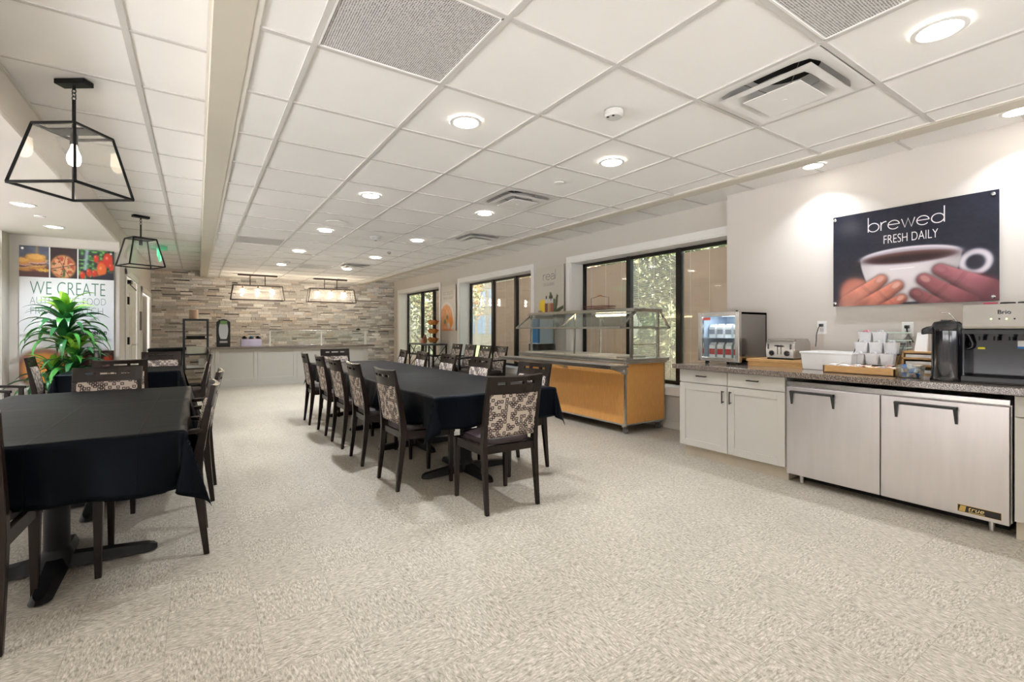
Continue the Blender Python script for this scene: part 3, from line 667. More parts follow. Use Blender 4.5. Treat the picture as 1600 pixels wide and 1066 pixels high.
m=MB(); m.box(x0+.01,x1-.04,y0+.03,y1-.03,1.11,1.114); build('shelf',m,mat('wire_shelf',rgb(220,226,232),.4),c,world=True)
m=MB(); m.box(x0+.02,x0+.16,y0+.12,y0+.28,z1-t-.012,z1-t-.002); build('interior_light',m,emis('cool_cooler_light',(.8,.9,1,1),9),c,world=True)
for y in (y0+.05,y1-.05):
    for x in (x0+.02,x1-.05): m=MB(); m.cyl((x,y,CZ),.014,.028,12); build('foot',m,black_pl,c,world=True)
m=MB(); m.cyl((x0-.03,y0+.03,z1+.003),.01,.012,10); m.cyl((x0-.03,y1-.10,CZ+.004),.011,.022,10); build('hinge',m,black_pl,c,world=True)
cm=mat('carton_white',rgb(232,232,232),.5); cr_=mat('carton_red',rgb(190,60,58),.5)
cart=None; nm=0
lab=('leftmost','second from the left','second from the right','rightmost')
for zi,(zb,hh) in enumerate(((1.115,.13),(z0+t,.155))):
    for k in range(4):
        y=y1-.075-k*.085; x=x0+.10
        t_=thing('creamer_carton',('plain white' if zi==0 else 'red-and-white')+' creamer carton in the display cooler, '+('upper' if zi==0 else 'lower')+' shelf, '+lab[k],'carton',(x,y,zb),0,'cartons inside the display cooler')
        m=MB(); m.box(-.03,.03,-.032,.032,0,hh*.78); m.loft([[(-.03,-.032,hh*.78),(.03,-.032,hh*.78),(.03,.032,hh*.78),(-.03,.032,hh*.78)],[(-.002,-.032,hh),(.002,-.032,hh),(.002,.032,hh),(-.002,.032,hh)]]); build('carton_body',m,cm,t_)
        m=MB(); m.box(-.0315,-.0300,-.030,.030,hh*.25,hh*.6); build('carton_label',m,cr_ if zi else mat('carton_grey',rgb(150,150,160),.5),t_)
# bamboo riser with toaster
c=thing('riser_board','low bamboo riser board carrying the toaster','board',(4.38,2.17,CZ)); m=MB(); m.box(4.19,4.57,1.93,2.42,.905,.93); build('board_top',m,bamboo,c,world=True,bevel=.002)
m=MB(); m.box(4.20,4.56,1.94,2.41,CZ,.905); build('board_base',m,bamboo,c,world=True)
c=thing('toaster','brushed steel four-slice toaster with two black dials on the bamboo riser','toaster',(4.37,2.15,.93))
m=MB(); R=[]
for y,k in ((2.025,.94),(2.035,1),(2.265,1),(2.275,.94)):
    pts=[]
    for (x,z) in ((4.24,.945),(4.24,1.06),(4.250,1.09),(4.275,1.108),(4.50,1.108),(4.525,1.09),(4.535,1.06),(4.535,.945)): pts.append((4.3875+(x-4.3875)*k,y,.945+(z-.945)*k))
    R.append(pts)
m.loft(R); tb=build('body',m,steel2,c,world=True,smooth=True)
m=MB(); m.box(4.25,4.525,2.04,2.26,.93,.947); build('base',m,black_pl,c,world=True)
for y in (2.085,2.215):
    m=MB(); m.lathe([(.022,0),(.022,.004),(.017,.006),(.015,.018),(.0,.018)],seg=20); m.v=[(4.24-p[2],y+p[0],.985+p[1]) for p in m.v]; build('dial',m,black_pl,c,world=True,smooth=True)
    m=MB(); m.lathe([(.026,0),(.026,.003),(.023,.003)],seg=20); m.v=[(4.24-p[2],y+p[0],.985+p[1]) for p in m.v]; build('dial_ring',m,chrome,c,world=True)
for y in (2.135,2.165):
    m=MB(); m.box(4.236,4.2402,y-.002,y+.002,.975,1.06); build('lever_slot',m,black_pl,c,world=True)
    m=MB(); m.box(4.212,4.24,y-.014,y+.014,1.045,1.056); build('lever',m,black_pl,c,world=True,bevel=.003)
for y in (2.055,2.245):
    m=MB(); m.box(4.238,4.2402,y-.006,y+.006,1.02,1.065); build('button_strip',m,mat('grey_button',rgb(90,90,92),.4),c,world=True)
for y in (2.075,2.115,2.185,2.225):
    m=MB(); m.box(4.28,4.49,y-.010,y+.010,1.1065,1.1088); build('bread_slot',m,black_pl,c,world=True)
# white plastic bin
wp=mat('white_plastic',rgb(238,238,236),.4,var=.01)
ya_,yb_=yon(1330,4.16),yon(1250,4.16)
c=thing('storage_bin','long white plastic bin with rolled rim between toaster and bamboo tray','bin',(4.3,(ya_+yb_)/2,CZ))
m=MB(); R=[]
for k,z in ((.94,CZ),(1,.995),(1.05,.998),(1.05,1.012),(.97,1.012),(.90,CZ+.01)):
    hx,hy=.15*k,(yb_-ya_)/2*k; R.append([(4.32-hx,(ya_+yb_)/2-hy,z),(4.32+hx,(ya_+yb_)/2-hy,z),(4.32+hx,(ya_+yb_)/2+hy,z),(4.32-hx,(ya_+yb_)/2+hy,z)])
m.loft(R); build('bin_shell',m,wp,c,world=True,bevel=.006)
# bamboo tray with sachets
c=thing('tea_tray','low bamboo tray full of pale sachets at the front of the counter','tray',(4.16,1.5,CZ))
m=MB(); x0,x1,y0,y1=4.00,4.17,1.25,1.70; zt=.92
m.box(x0,x1,y0,y1,CZ,CZ+.008)
for q in ((x0,x0+.01,y0,y1),(x1-.01,x1,y0,y1),(x0,x1,y0,y0+.01),(x0,x1,y1-.01,y1)): m.box(q[0],q[1],q[2],q[3],CZ,zt)
build('tray_box',m,bamboo,c,world=True,bevel=.0015)
r=random.Random(5); sm=[mat('sachet_cream',rgb(238,226,206),.6),mat('sachet_pink',rgb(236,196,186),.6),mat('sachet_white',rgb(240,240,240),.6)]
for k in range(34):
    y=y0+.03+(y1-y0-.06)*(k%17)/16; x=x0+.05+(.07 if k>=17 else 0); s=MB(); a=r.uniform(-.3,.3)
    s.M=Matrix.Translation((x,y,.917+r.uniform(-.006,.008)))@Matrix.Rotation(a,4,'Z')@Matrix.Rotation(r.uniform(-.6,.6),4,'X')
    s.box(-.03,.03,-.022,.022,-.002,.002); o=build('sachet',s,sm[k%3 if k%17<11 else 2],loc=(x,y,.905)); 
    tag(o,('cream','pink','white')[k%3 if k%17<11 else 2]+' paper sachet lying in the low bamboo tray','sachet',('cream','pink','white')[k%3 if k%17<11 else 2]+' sachets in the bamboo tray')
# wire rack with paper tubs
c=thing('wire_cup_rack','three-tier black wire rack holding white tubs','rack',(4.40,1.48,CZ))
ky0,ky1=yon(1404,4.32),yon(1330,4.32); 
m=MB(); r_=.0028
tiers=[(4.30,.925),(4.37,1.01),(4.44,1.09)]
for y in (ky0,ky1):
    m.tube([(4.27,y,.925),(4.29,y,.915),(4.36,y,1.0),(4.50,y,1.15)],r_); m.tube([(4.50,y,1.15),(4.50,y,CZ+.003)],r_); m.tube([(4.29,y,.915),(4.29,y,CZ+.003)],r_)
for x,z in tiers:
    m.tube([(x-.035,ky0,z-.008),(x-.035,ky1,z-.008)],r_); m.tube([(x+.035,ky0,z-.008),(x+.035,ky1,z-.008)],r_)
build('wire_frame',m,blackm,c,world=True)
tubm=mat('white_tub',rgb(236,236,238),.5)
words=('far','middle','near')
for ti,(x,z) in enumerate(tiers):
    n=3 if ti<2 else 2; wdt=(ky1-ky0-.02)/3
    for k in range(n):
        y=ky1-.01-wdt*(k+.5); t_=thing('paper_tub','white tub on the '+('bottom','middle','top')[ti]+' tier of the wire rack, '+(words[k] if n==3 else ('far','near')[k])+' one'+(' with pink packets' if (ti,k)==(2,0) else ''),'tub',(x,y,z),0,'white tubs on the wire rack')
        s=MB(); R=[]
        for kk,zz in ((.82,0),(1,.075),(1.05,.078),(1.05,.083),(.94,.083),(.90,.03)):
            a=wdt*.46*kk; b_=.034*kk; R.append([(-b_*.8,-a,zz),(b_*.8,-a,zz),(b_,-a*.8,zz),(b_,a*.8,zz),(b_*.8,a,zz),(-b_*.8,a,zz),(-b_,a*.8,zz),(-b_,-a*.8,zz)])
        s.loft(R); build('tub_body',s,tubm,t_)
        for q in range(3):
            s=MB(); s.M=Matrix.Translation((0,-.02+.02*q,.078))@Matrix.Rotation(.5*(q-1)+.2,4,'X'); s.box(-.02,.02,-.0015,.0015,-.02,.022)
            col={(2,0):mat('sachet_pinker',rgb(240,170,186),.6)}.get((ti,k),sm[2]); build('packet',s,col,t_)
# clear stacked boxes behind the rack
cb=glass('clear_plastic_box',(.90,.95,.93),.05,1.2)
for k in range(3):
    z=1.0+k*.058; y0,y1=yon(1421,4.5),yon(1391,4.5)
    if k==0: 
        s=MB(); s.box(4.43,4.57,y0,y1,CZ,.998); o=build('bamboo_box',s,bamboo,bevel=.003,loc=(4.5,(y0+y1)/2,CZ)); tag(o,'bamboo box under the stack of clear lidded containers behind the wire rack','box')
    t_=thing('lidded_container','clear plastic container with pale lid behind the wire rack, '+('bottom','middle','top')[k]+' of its stack','container',(4.5,(y0+y1)/2,z),0,'clear containers behind the rack')
    hy=(y1-y0)/2; s=MB(); s.box(-.06,.06,-hy+.004,hy-.004,0,.046); build('container_body',s,cb,t_); s=MB(); s.box(-.064,.064,-hy,hy,.046,.056); build('container_lid',s,mat('pale_green_lid',rgb(206,224,212),.4),t_,bevel=.002)
# bamboo drawers organiser
y0,y1=yon(1452,4.34),yon(1409,4.34)
c=thing('bamboo_organizer','bamboo drawer organiser holding white paper stacks behind the black airpot','organizer',(4.45,(y0+y1)/2,CZ))
m=MB(); ya2=yon(1503,4.34); m.box(4.34,4.55,ya2,y1,CZ,.875); m.box(4.34,4.55,ya2,ya2+.01,CZ,1.035); m.box(4.34,4.55,y1-.01,y1,CZ,1.035); m.box(4.54,4.55,ya2,y1,CZ,1.035)
for z in (.925,.975,1.02): m.box(4.34,4.55,ya2,y1,z,z+.012)
build('organizer_frame',m,bamboo,c,world=True)
for z in (.876,.938,.988): m=MB(); m.box(4.35,4.52,ya2+.02,y1-.02,z,z+.022); build('paper_stack',m,wp,c,world=True)
y0,y1=yon(1449,4.42),yon(1430,4.42)
m=MB(); m.loft([[(4.40,y0,1.032),(4.40,y1,1.032),(4.44,y1,1.032),(4.44,y0,1.032)],[(4.45,y0+.004,1.17),(4.45,y1-.004,1.17),(4.455,y1-.004,1.17),(4.455,y0+.004,1.17)]]); o=build('card_holder',m,wp,loc=(4.42,(y0+y1)/2,1.032)); tag(o,'leaning white card on top of the bamboo organiser left of the airpot','card')
y0,y1=yon(1502,4.42),yon(1491,4.42)
m=MB(); m.loft([[(4.40,y0,1.032),(4.40,y1,1.032),(4.44,y1,1.032),(4.44,y0,1.032)],[(4.45,y0,1.13),(4.45,y1,1.13),(4.455,y1,1.13),(4.455,y0,1.13)]]); o=build('card_holder',m,wp,loc=(4.42,(y0+y1)/2,1.032)); tag(o,'leaning white card between the airpot and the water dispenser','card')
# clear tub of creamer cups
cx,cy_=4.00,1.165
c=thing('creamer_tub','clear square tub with blue and white creamer cups beside the airpot','tub',(cx,cy_,CZ))
m=MB(); R=[]
for k,z in ((.85,0),(1,.085),(1.04,.088),(.97,.088),(.82,.006)): R.append([(x*.068*k,y*.068*k,z) for x,y in ((-1,-.7),(-.7,-1),(.7,-1),(1,-.7),(1,.7),(.7,1),(-.7,1),(-1,.7))])
m.loft(R); build('tub_shell',m,cb,c)
r=random.Random(9); bc=[mat('creamer_blue',rgb(34,110,196),.35),mat('creamer_white',rgb(236,236,236),.4),mat('creamer_brown',rgb(150,110,100),.4)]
for k in range(20):
    lay=k//8; a=2*PI*(k%8)/8+lay*.4; rr=.038 if k%8 else .005
    x,y,z=cx+rr*math.cos(a),cy_+rr*math.sin(a),CZ+.012+lay*.027
    s=MB(); s.M=Matrix.Translation((0,0,0))@Matrix.Rotation(r.uniform(-1,1),4,'X')@Matrix.Rotation(r.uniform(-1,1),4,'Y'); s.lathe([(.009,-.011),(.013,.009),(.0155,.010),(.0155,.012)],seg=12); s.v=[(p[0]+x,p[1]+y,p[2]+z+.008) for p in s.v]
    o=build('creamer_cup',s,bc[k%3],loc=(x,y,z)); tag(o,('blue','white','brown')[k%3]+' creamer cup in the clear tub beside the airpot','cup',('blue','white','brown')[k%3]+' creamer cups in the clear tub')
# airpot
ax,ay=3.985,.975
c=thing('airpot','tall black pump airpot with flip lever and side handle','airpot',(ax,ay,CZ))
m=MB(); m.lathe([(.078,0),(.080,.02),(.076,.03),(.076,.30),(.078,.315),(.078,.345),(.070,.362)],seg=32); build('body',m,mat('gloss_black_shell',rgb(20,20,26),.12,coat=.5),c,smooth=True)
m=MB(); m.lathe([(.07,.362),(.062,.375),(.03,.382),(.0,.383)],seg=32); m.box(-.045,.045,-.02,.02,.372,.388); build('lid',m,black_pl,c,smooth=True)
m=MB(); m.M=Matrix.Rotation(math.radians(115),4,'Z'); m.loft([[(.06,-.022,.30),(.06,.022,.30),(.06,.022,.352),(.06,-.022,.352)],[(.10,-.02,.298),(.10,.02,.298),(.10,.02,.345),(.10,-.02,.345)],[(.125,-.014,.292),(.125,.014,.292),(.125,.014,.33),(.125,-.014,.33)]]); build('spout',m,black_pl,c,bevel=.008)
m=MB(); m.M=Matrix.Rotation(math.radians(-60),4,'Z'); m.tube([(.07,0,.325),(.105,0,.29),(.122,0,.24),(.118,0,.215),(.10,0,.205),(.078,0,.215)],[.010,.012,.011,.010,.010,.010],10); build('handle',m,black_pl,c,smooth=True)
m=MB(); m.M=Matrix.Rotation(math.radians(115),4,'Z'); m.bar((-.05,0,.37),(-.01,0,.43),.018,.006); m.bar((-.01,0,.43),(.04,0,.437),.022,.005); build('pump_lever',m,steel2,c,bevel=.002)
m=MB(); m.lathe([(.083,0),(.083,.014),(.078,.018)],seg=32); build('base',m,black_pl,c,smooth=True)
# water dispenser
wy1=yon(1503,3.97); wy0=wy1-.34
c=thing('water_dispenser','black and stainless countertop water dispenser at the right picture edge','dispenser',(4.2,(wy0+wy1)/2,CZ))
m=MB(); m.box(4.07,4.45,wy0,wy1,CZ,1.345); m.box(3.97,4.07,wy0,wy0+.012,CZ,1.2); m.box(3.97,4.07,wy1-.012,wy1,CZ,1.2); build('body',m,mat('gloss_black_panel',rgb(22,24,32),.14),c,world=True,bevel=.003)
m=MB(); m.loft([[(3.975,y,1.19),(3.965,y,1.21),(3.985,y,1.345),(4.08,y,1.348),(4.08,y,1.19)] for y in (wy0,wy1)]); fp=build('front_panel',m,steel2,c,world=True,bevel=.003)
m=MB(); m.box(3.965,4.08,wy0,wy1,1.165,1.19); build('tap_rail',m,black_pl,c,world=True)
m=MB(); m.box(3.945,4.07,wy0+.0,wy1,CZ,.905); m.box(3.95,4.06,wy0+.01,wy1-.01,.905,.908); build('drip_tray',m,black_pl,c,world=True,bevel=.003)
for k in range(3):
    y=wy1-.075-.065*k; m=MB(); m.cyl((4.03,y,1.125),.011,.045,12); m.box(4.015,4.05,y-.012,y+.012,1.15,1.17); build('tap',m,black_pl,c,world=True)
m=MB(); m.box(4.066,4.0705,wy1-.085,wy1-.052,1.07,1.082); build('sticker',m,mat('yellow_sticker',rgb(226,214,40),.5),c,world=True)
m=MB(); m.box(4.066,4.0705,wy1-.30,wy1-.225,1.09,1.125); build('sticker',m,wp,c,world=True)
m=MB(); m.box(4.066,4.0705,wy1-.30,wy1-.225,1.078,1.09); build('sticker',m,mat('blue_sticker',rgb(30,120,200),.5),c,world=True)
text('maker_lettering','Brio',.034,mat('dark_lettering',rgb(36,44,58),.4),c,(3.973,wy1-.155,1.285),RX,ext=.001)
for k,y in enumerate((wy1-.13,wy1-.165,wy1-.195,wy1-.228)):
    m=MB(); m.box(3.967,3.972,y-.003,y+.003,1.252,1.259); build('indicator',m,emis('green_led',(.5,1,.2,1),3) if k%2==0 else blackm,c,world=True)
for k in range(3):
    y=wy1-.11-.075*k; m=MB(); m.lathe([(.034,0),(.034,.006),(.028,.008),(.0,.008)],(4.06,y,1.349),20); o=build('flat_disc',m,mat('pink_lid',rgb(206,60,90),.4) if k==0 else black_pl,smooth=True,loc=(4.06,y,1.349)); tag(o,('pink' if k==0 else 'black')+' round lid on top of the water dispenser, '+('leftmost','middle','rightmost')[k]+' of three','lid','lids on top of the water dispenser')
# wall sockets with cords
for px,py,l in ((1284.5,512,'above the white bin'),(1418.5,515,'above the wire rack, half hidden')):
    y=yon(px,XC); z=zof(py,XC,y); c=thing('wall_socket','white duplex wall socket '+l,'socket',(XC,y,z))
    m=MB(); m.box(-.006,0,-.037,.037,-.058,.058); build('cover_plate',m,wp,c,bevel=.002)
    for dz in (-.022,.022): m=MB(); m.box(-.008,-.005,-.017,.017,dz-.014,dz+.014); build('outlet',m,mat('socket_grey',rgb(205,205,205),.4),c,bevel=.002)
    k=thing('power_cord','black power cord plugged into the wall socket '+l,'cord',(XC,y,z+.02)); m=MB(); m.box(-.03,-.0085,-.014,.014,-.012,.012)
    if px<1300: m.tube([(-.03,0,0),(-.04,.012,-.02),(-.035,.03,-.08),(-.03,.035,-.14),(-.03,.04,-.19)],.0035)
    else:
        m.tube([(-.03,0,0),(-.045,-.01,-.04),(-.05,-.02,-.06)],.005); m.tube([(-.05,-.02,-.06),(-.055,.01,-.10)],.005); m.tube([(-.05,-.02,-.06),(-.055,-.05,-.12)],.005); m.tube([(-.05,-.02,-.06),(-.05,-.03,-.14)],.005)
    build('cord',m,black_pl,k)
# =============== OAK SERVING CART =================
c=thing('serving_cart','oak-panelled salad bar cart on casters with steel top and glass sneeze guard','cart',(4.38,4.8,0))
bx0,bx1,by0,by1=4.03,4.70,3.74,5.78
m=MB(); m.box(bx0,bx1,by0,by1,.11,.82); build('body',m,oak,c,world=True)
m=MB()
for x,y in ((bx0,by0),(bx1,by0),(bx0,by1),(bx1,by1)): m.box(x-.008,x+.012 if x==bx0 else x+.008,y-.008,y+.016,.10,.83)
m.box(bx0-.004,bx1+.004,by0-.004,by1+.004,.10,.118); build('corner_trim',m,steel2,c,world=True)
m=MB(); m.box(bx0-.04,bx1+.03,by0-.05,by1+.04,.822,.86); m.box(bx0-.02,bx1+.01,by0-.03,by1+.02,.80,.822); build('worktop',m,steel2,c,world=True,bevel=.004)
pan=mat('dull_steel_cover',rgb(222,212,196),.4,metal=.7)
for k in range(4):
    y=3.95+k*.47; m=MB(); m.box(4.10,4.62,y,y+.44,.86,.874); m.box(4.08,4.64,y+.1,y+.11,.874,.878); build('well_cover',m,pan,c,world=True,bevel=.004)
m=MB(); m.box(3.66,3.93,3.60,5.84,.775,.80); 
for x in (3.70,3.77,3.84,3.90): m.box(x-.008,x+.008,3.60,5.84,.80,.806)
m.box(3.655,3.665,3.60,5.84,.765,.81); tr=build('tray_rail',m,steel2,c,world=True,bevel=.003)
m=MB()
for y in (3.72,4.75,5.72): m.polyY([(3.72,.775),(4.03,.775),(4.03,.70),(3.98,.70)],y,y+.03); m.box(3.985,4.03,y-.012,y+.04,.69,.74)
build('rail_bracket',m,steel2,c,world=True)
for x in (bx0+.05,bx1-.06):
    for y in (by0+.05,by1-.08):
        m=MB(); m.box(x-.022,x+.022,y-.004,y+.03,.07,.11); q=build('caster',m,steel2,c,world=True)
        m=MB(); m.lathe([(.034,0),(.036,.004),(.036,.020),(.034,.024)],seg=20); m.v=[(x-.012+p[2],y-.005+p[0],.037+p[1]) for p in m.v]; build('wheel',m,mat('rubber_wheel',rgb(88,84,82),.5),q,world=True,smooth=True)
px0,px1=4.14,4.60; zt=1.40
for y in (3.755,4.73,5.70):
    for x in (px0,px1): m=MB(); w_=.014 if y!=4.73 else .010; m.box(x-w_,x+w_,y-w_,y+w_,.86,zt); build('post',m,steel2,c,world=True)
m=MB(); m.box(4.12,4.62,3.70,5.76,zt,zt+.04); build('overshelf',m,steel2,c,world=True,bevel=.004)
m=MB()
for y in (3.70,4.74,5.74):
    m.bar((4.15,y,zt-.005),(3.90,y,1.215),.02,.02); m.bar((4.59,y,zt-.005),(4.74,y,1.215),.02,.02)
m.bar((3.90,3.69,1.215),(3.90,5.75,1.215),.016,.022); m.bar((4.74,3.69,1.215),(4.74,5.75,1.215),.016,.022)
m.bar((4.14,3.755,1.02),(4.60,3.755,1.02),.010); m.bar((4.14,3.755,1.225),(4.60,3.755,1.225),.008)
build('guard_frame',m,steel2,c,world=True)
m=MB(); m.loft([[(4.145,3.71,zt-.01),(3.903,3.71,1.222),(3.907,3.71,1.218),(4.149,3.71,zt-.014)],[(4.145,5.73,zt-.01),(3.903,5.73,1.222),(3.907,5.73,1.218),(4.149,5.73,zt-.014)]])
m.loft([[(4.595,3.71,zt-.01),(4.737,3.71,1.222),(4.733,3.71,1.218),(4.591,3.71,zt-.014)],[(4.595,5.73,zt-.01),(4.737,5.73,1.222),(4.733,5.73,1.218),(4.591,5.73,zt-.014)]]); build('guard_glass',m,clear,c,world=True)
for y in (3.755,5.70): m=MB(); m.box(4.16,4.58,y-.002,y+.002,.87,1.385); build('end_glass',m,clear,c,world=True)
m=MB(); m.tube([(4.36,4.05,1.375),(4.36,4.55,1.375)],.013); lt=build('light_tube',m,emis('warm_tube',(1,.80,.48,1),12),c,world=True)
m=MB(); m.box(4.30,4.42,4.02,4.58,1.385,1.40); build('light_reflector',m,wp,c,world=True)
# red wire basket on the overshelf
c=thing('wire_basket','red-rimmed black wire basket with tall wire handle on top of the serving cart','basket',(4.37,4.50,zt+.04))
m=MB(); hx,hy=.10,.16
def rect(x,y,z): return [(-x,-y,z),(x,-y,z),(x,y,z),(-x,y,z),(-x,-y,z)]
m.tube(rect(hx,hy,.012),.003,6); 
for k in range(-5,6): m.tube([(-hx,k*.03,.01),(hx,k*.03,.01)],.0018,5)
m.tube([(0,-hy,.01),(0,-hy,.17),(0,-hy*.6,.175),(0,0,.195),(0,hy*.6,.175),(0,hy,.17),(0,hy,.01)],.0028,6); build('basket_wire',m,blackm,c)
m=MB(); m.tube(rect(hx+.012,hy+.012,.055),.005,6); m.tube(rect(hx+.006,hy+.006,.03),.004,6); build('basket_rim',m,mat('dark_red_cane',rgb(110,38,34),.5),c)
m=MB(); m.tube([(0,-.04,.19),(0,0,.197),(0,.04,.19)],.008,8); build('basket_grip',m,mat('copper_grip',rgb(190,120,70),.4),c)
# blue-topped bin beyond the cart
c=thing('blue_cooler_box','tall blue box with white side beyond the far end of the serving cart','cooler',(4.54,6.12,0))
m=MB(); m.box(4.40,4.70,5.87,6.13,0,.97); build('base',m,black_pl,c,world=True)
m=MB(); m.box(4.40,4.44,5.885,6.10,.985,1.36); build('box_front',m,mat('bright_blue_plastic',rgb(28,108,168),.4),c,world=True,bevel=.005)
m=MB(); m.box(4.44,4.70,5.885,6.10,.985,1.36); m.box(4.39,4.71,5.875,6.11,.97,.985); build('box_side',m,mat('pale_blue_plastic',rgb(196,214,232),.4),c,world=True)
# =============== BACK COUNTER =================
c=thing('service_counter','long pale grey panelled counter in front of the stone wall','counter',(1.85,11.75,0))
m=MB(); m.box(.23,3.44,11.46,12.1,.0,.79); build('body',m,cab_m,c,world=True)
m=MB(); m.box(.225,3.445,11.44,11.46,.0,.10); build('plinth',m,cab_m,c,world=True)
n=4; wd=(3.40-.30)/n
for k in range(n):
    a=.30+wd*k+.02; b_=a+wd-.04; m=MB()
    for q in ((a-.018,a+.05,.10,.79),(b_-.05,b_+.018,.10,.79),(a+.05,b_-.05,.10,.17),(a+.05,b_-.05,.73,.79)): m.box(q[0],q[1],11.445,11.46,q[2],q[3])
    build('front_panel',m,cab_m,c,world=True,bevel=.002)
m=MB(); m.box(.18,3.58,11.38,12.15,.79,.835); build('worktop',m,quartz,c,world=True,bevel=.004)
# napkin dispenser
c=thing('napkin_dispenser','tall black napkin dispenser with arched window on the left of the far counter','dispenser',(.46,11.75,.835))
m=MB(); pts=[(-.125,0),(-.125,.52)]+[(-.125+.25*k/8,.52+.06*math.sin(PI*k/8)) for k in range(1,8)]+[(.125,.52),(.125,0)]; m.polyY(pts,-.06,.10); build('body',m,black_pl,c,bevel=.01)
m=MB(); pts=[(.085*math.cos(a),.35+ (.19 if math.sin(a)<0 else .17)*max(-1,min(1,1.25*math.sin(a)))) for a in [2*PI*k/28 for k in range(28)]]; m.polyY(pts,-.072,-.06); build('window',m,mat('frosted_insert',rgb(216,220,224),.2),c)
m=MB(); m.polyY([(-.06,.47),(.06,.47),(.07,.54),(-.055,.55)],-.0745,-.072); build('green_print',m,mat('leaf_green_print',rgb(124,168,100),.5),c)
m=MB(); m.box(-.07,.07,-.085,-.06,.08,.12); build('napkin_slot',m,steel2,c)
# utensil holder
c=thing('utensil_holder','stainless utensil holder with three dark round wells on the far counter','holder',(.98,11.75,.835))
m=MB(); m.polyX([(-.10,0),(.10,0),(.10,.20),(-.06,.15)],-.20,.20); build('body',m,mat('rosy_steel',rgb(150,140,150),.3,metal=.9),c,bevel=.004)
for x in (-.13,0,.13):
    m=MB(); m.cyl((0,0,0),.05,.014,20); R_=Matrix.Translation((x,.01,.176))@Matrix.Rotation(.30,4,'X'); m.v=[tuple(R_@Vector(p)) for p in m.v]; build('well',m,black_pl,c)
    m=MB(); m.lathe([(.03,0),(.03,.02),(.015,.035)],(x,.01,.185),12); build('utensil_handles',m,mat('blue_handles',rgb(40,110,150),.4) if x==0 else blackm,c)
# far sneeze guard
c=thing('sneeze_guard','straight clear sneeze guard with white posts along the far counter','guard',(2.4,11.6,.835))
for x in (1.32,2.38,3.38): m=MB(); m.box(x-.012,x+.012,11.50,11.524,.835,1.17); build('post',m,wp,c,world=True)
m=MB(); m.box(3.46,3.484,11.72,11.744,.835,1.19); build('post',m,wp,c,world=True)
m=MB(); m.box(1.30,3.50,11.49,11.75,1.165,1.18); build('top_glass',m,clear,c,world=True)
m=MB(); m.box(1.33,2.37,11.51,11.514,.90,1.165); m.box(2.39,3.37,11.51,11.514,.90,1.165); build('front_glass',m,clear,c,world=True)
m=MB(); m.tube([(1.30,11.49,1.172),(3.5,11.49,1.172)],.006); build('edge_rail',m,steel2,c,world=True)
m=MB(); m.box(1.45,2.9,11.62,12.0,.835,.85); o=build('tray',m,steel2,bevel=.003,loc=(2.2,11.8,.835)); tag(o,'long flat steel tray lying behind the far sneeze guard','tray')
m=MB(); m.lathe([(.03,0),(.085,.05),(.09,.055),(.08,.05),(.0,.01)],(2.0,11.8,.851),20); o=build('bowl',m,wp,smooth=True,loc=(2.0,11.8,.85)); tag(o,'small white bowl on the steel tray behind the far sneeze guard','bowl')
m=MB(); m.lathe([(.04,0),(.06,.02),(.02,.045)],(3.25,11.62,1.181),16); o=build('bowl',m,blackm,smooth=True,loc=(3.25,11.62,1.181)); tag(o,'small dark lid on top of the far sneeze guard','lid')
# shelf rack with things
c=thing('shelf_rack','slim black four-tier shelf rack standing left of the far counter','rack',(-.02,12.1,0))
x0,x1,y0,y1=-.235,.185,11.95,12.35
m=MB()
for x in (x0,x1): 
    for y in (y0,y1): m.bar((x,y,0),(x,y,1.42),.035,.035)
for y in (y0,y1): m.box(x0,x1,y-.017,y+.017,1.385,1.42)
build('frame',m,mat('blue_black_metal',rgb(44,50,62),.4),c,world=True)
for z in (.02,.36,.66,.99,1.40): m=MB(); m.box(x0,x1,y0,y1,z,z+.02); build('shelf',m,MATS['blue_black_metal'] if z<.9 else wood_dark,c,world=True)
m=MB(); m.lathe([(.085,0),(.085,.19),(.075,.195)],(-.06,12.1,1.421),24); o=build('cup_stack',m,mat('kraft_brown',rgb(196,168,146),.6),smooth=True,loc=(-.06,12.1,1.421)); tag(o,'light brown paper cylinder standing on top of the shelf rack','canister')
m=MB(); m.box(-.19,.14,11.98,12.3,1.011,1.06); o=build('tray_stack',m,black_pl,bevel=.008,loc=(-.02,12.1,1.011)); tag(o,'black shallow tray on the upper shelf of the shelf rack','tray')
m=MB(); m.box(-.19,.14,11.98,12.3,.681,.84); o=build('storage_tub',m,mat('cloudy_plastic',rgb(222,222,206),.4),bevel=.012,loc=(-.02,12.1,.681)); tag(o,'cloudy white storage tub on the middle shelf of the shelf rack','tub')
m=MB(); m.box(-.19,.14,11.98,12.3,.381,.44); m.box(0.02,.13,12.0,12.15,.44,.58); o=build('dish_stack',m,wp,bevel=.01,loc=(-.02,12.1,.381)); tag(o,'white dish and cup pile on the lower shelf of the shelf rack','dish')
c=thing('black_bin','black lidded bin with wide rim standing against the stone wall at the left','bin',(-.53,12.7,0))
m=MB(); m.loft([[(-.83,12.5,0),(-.30,12.5,0),(-.30,12.95,0),(-.83,12.95,0)],[(-.86,12.45,.74),(-.27,12.45,.74),(-.27,13.0,.74),(-.86,13.0,.74)]]); build('body',m,mat('blue_black_plastic',rgb(20,24,34),.5),c,world=True,bevel=.01)
m=MB(); m.loft([[(-.865,12.42,.74),(-.22,12.42,.74),(-.22,13.02,.74),(-.865,13.02,.74)],[(-.865,12.42,.79),(-.17,12.38,.80),(-.17,13.02,.80),(-.865,13.02,.79)]]); build('rim',m,MATS['blue_black_plastic'],c,world=True)
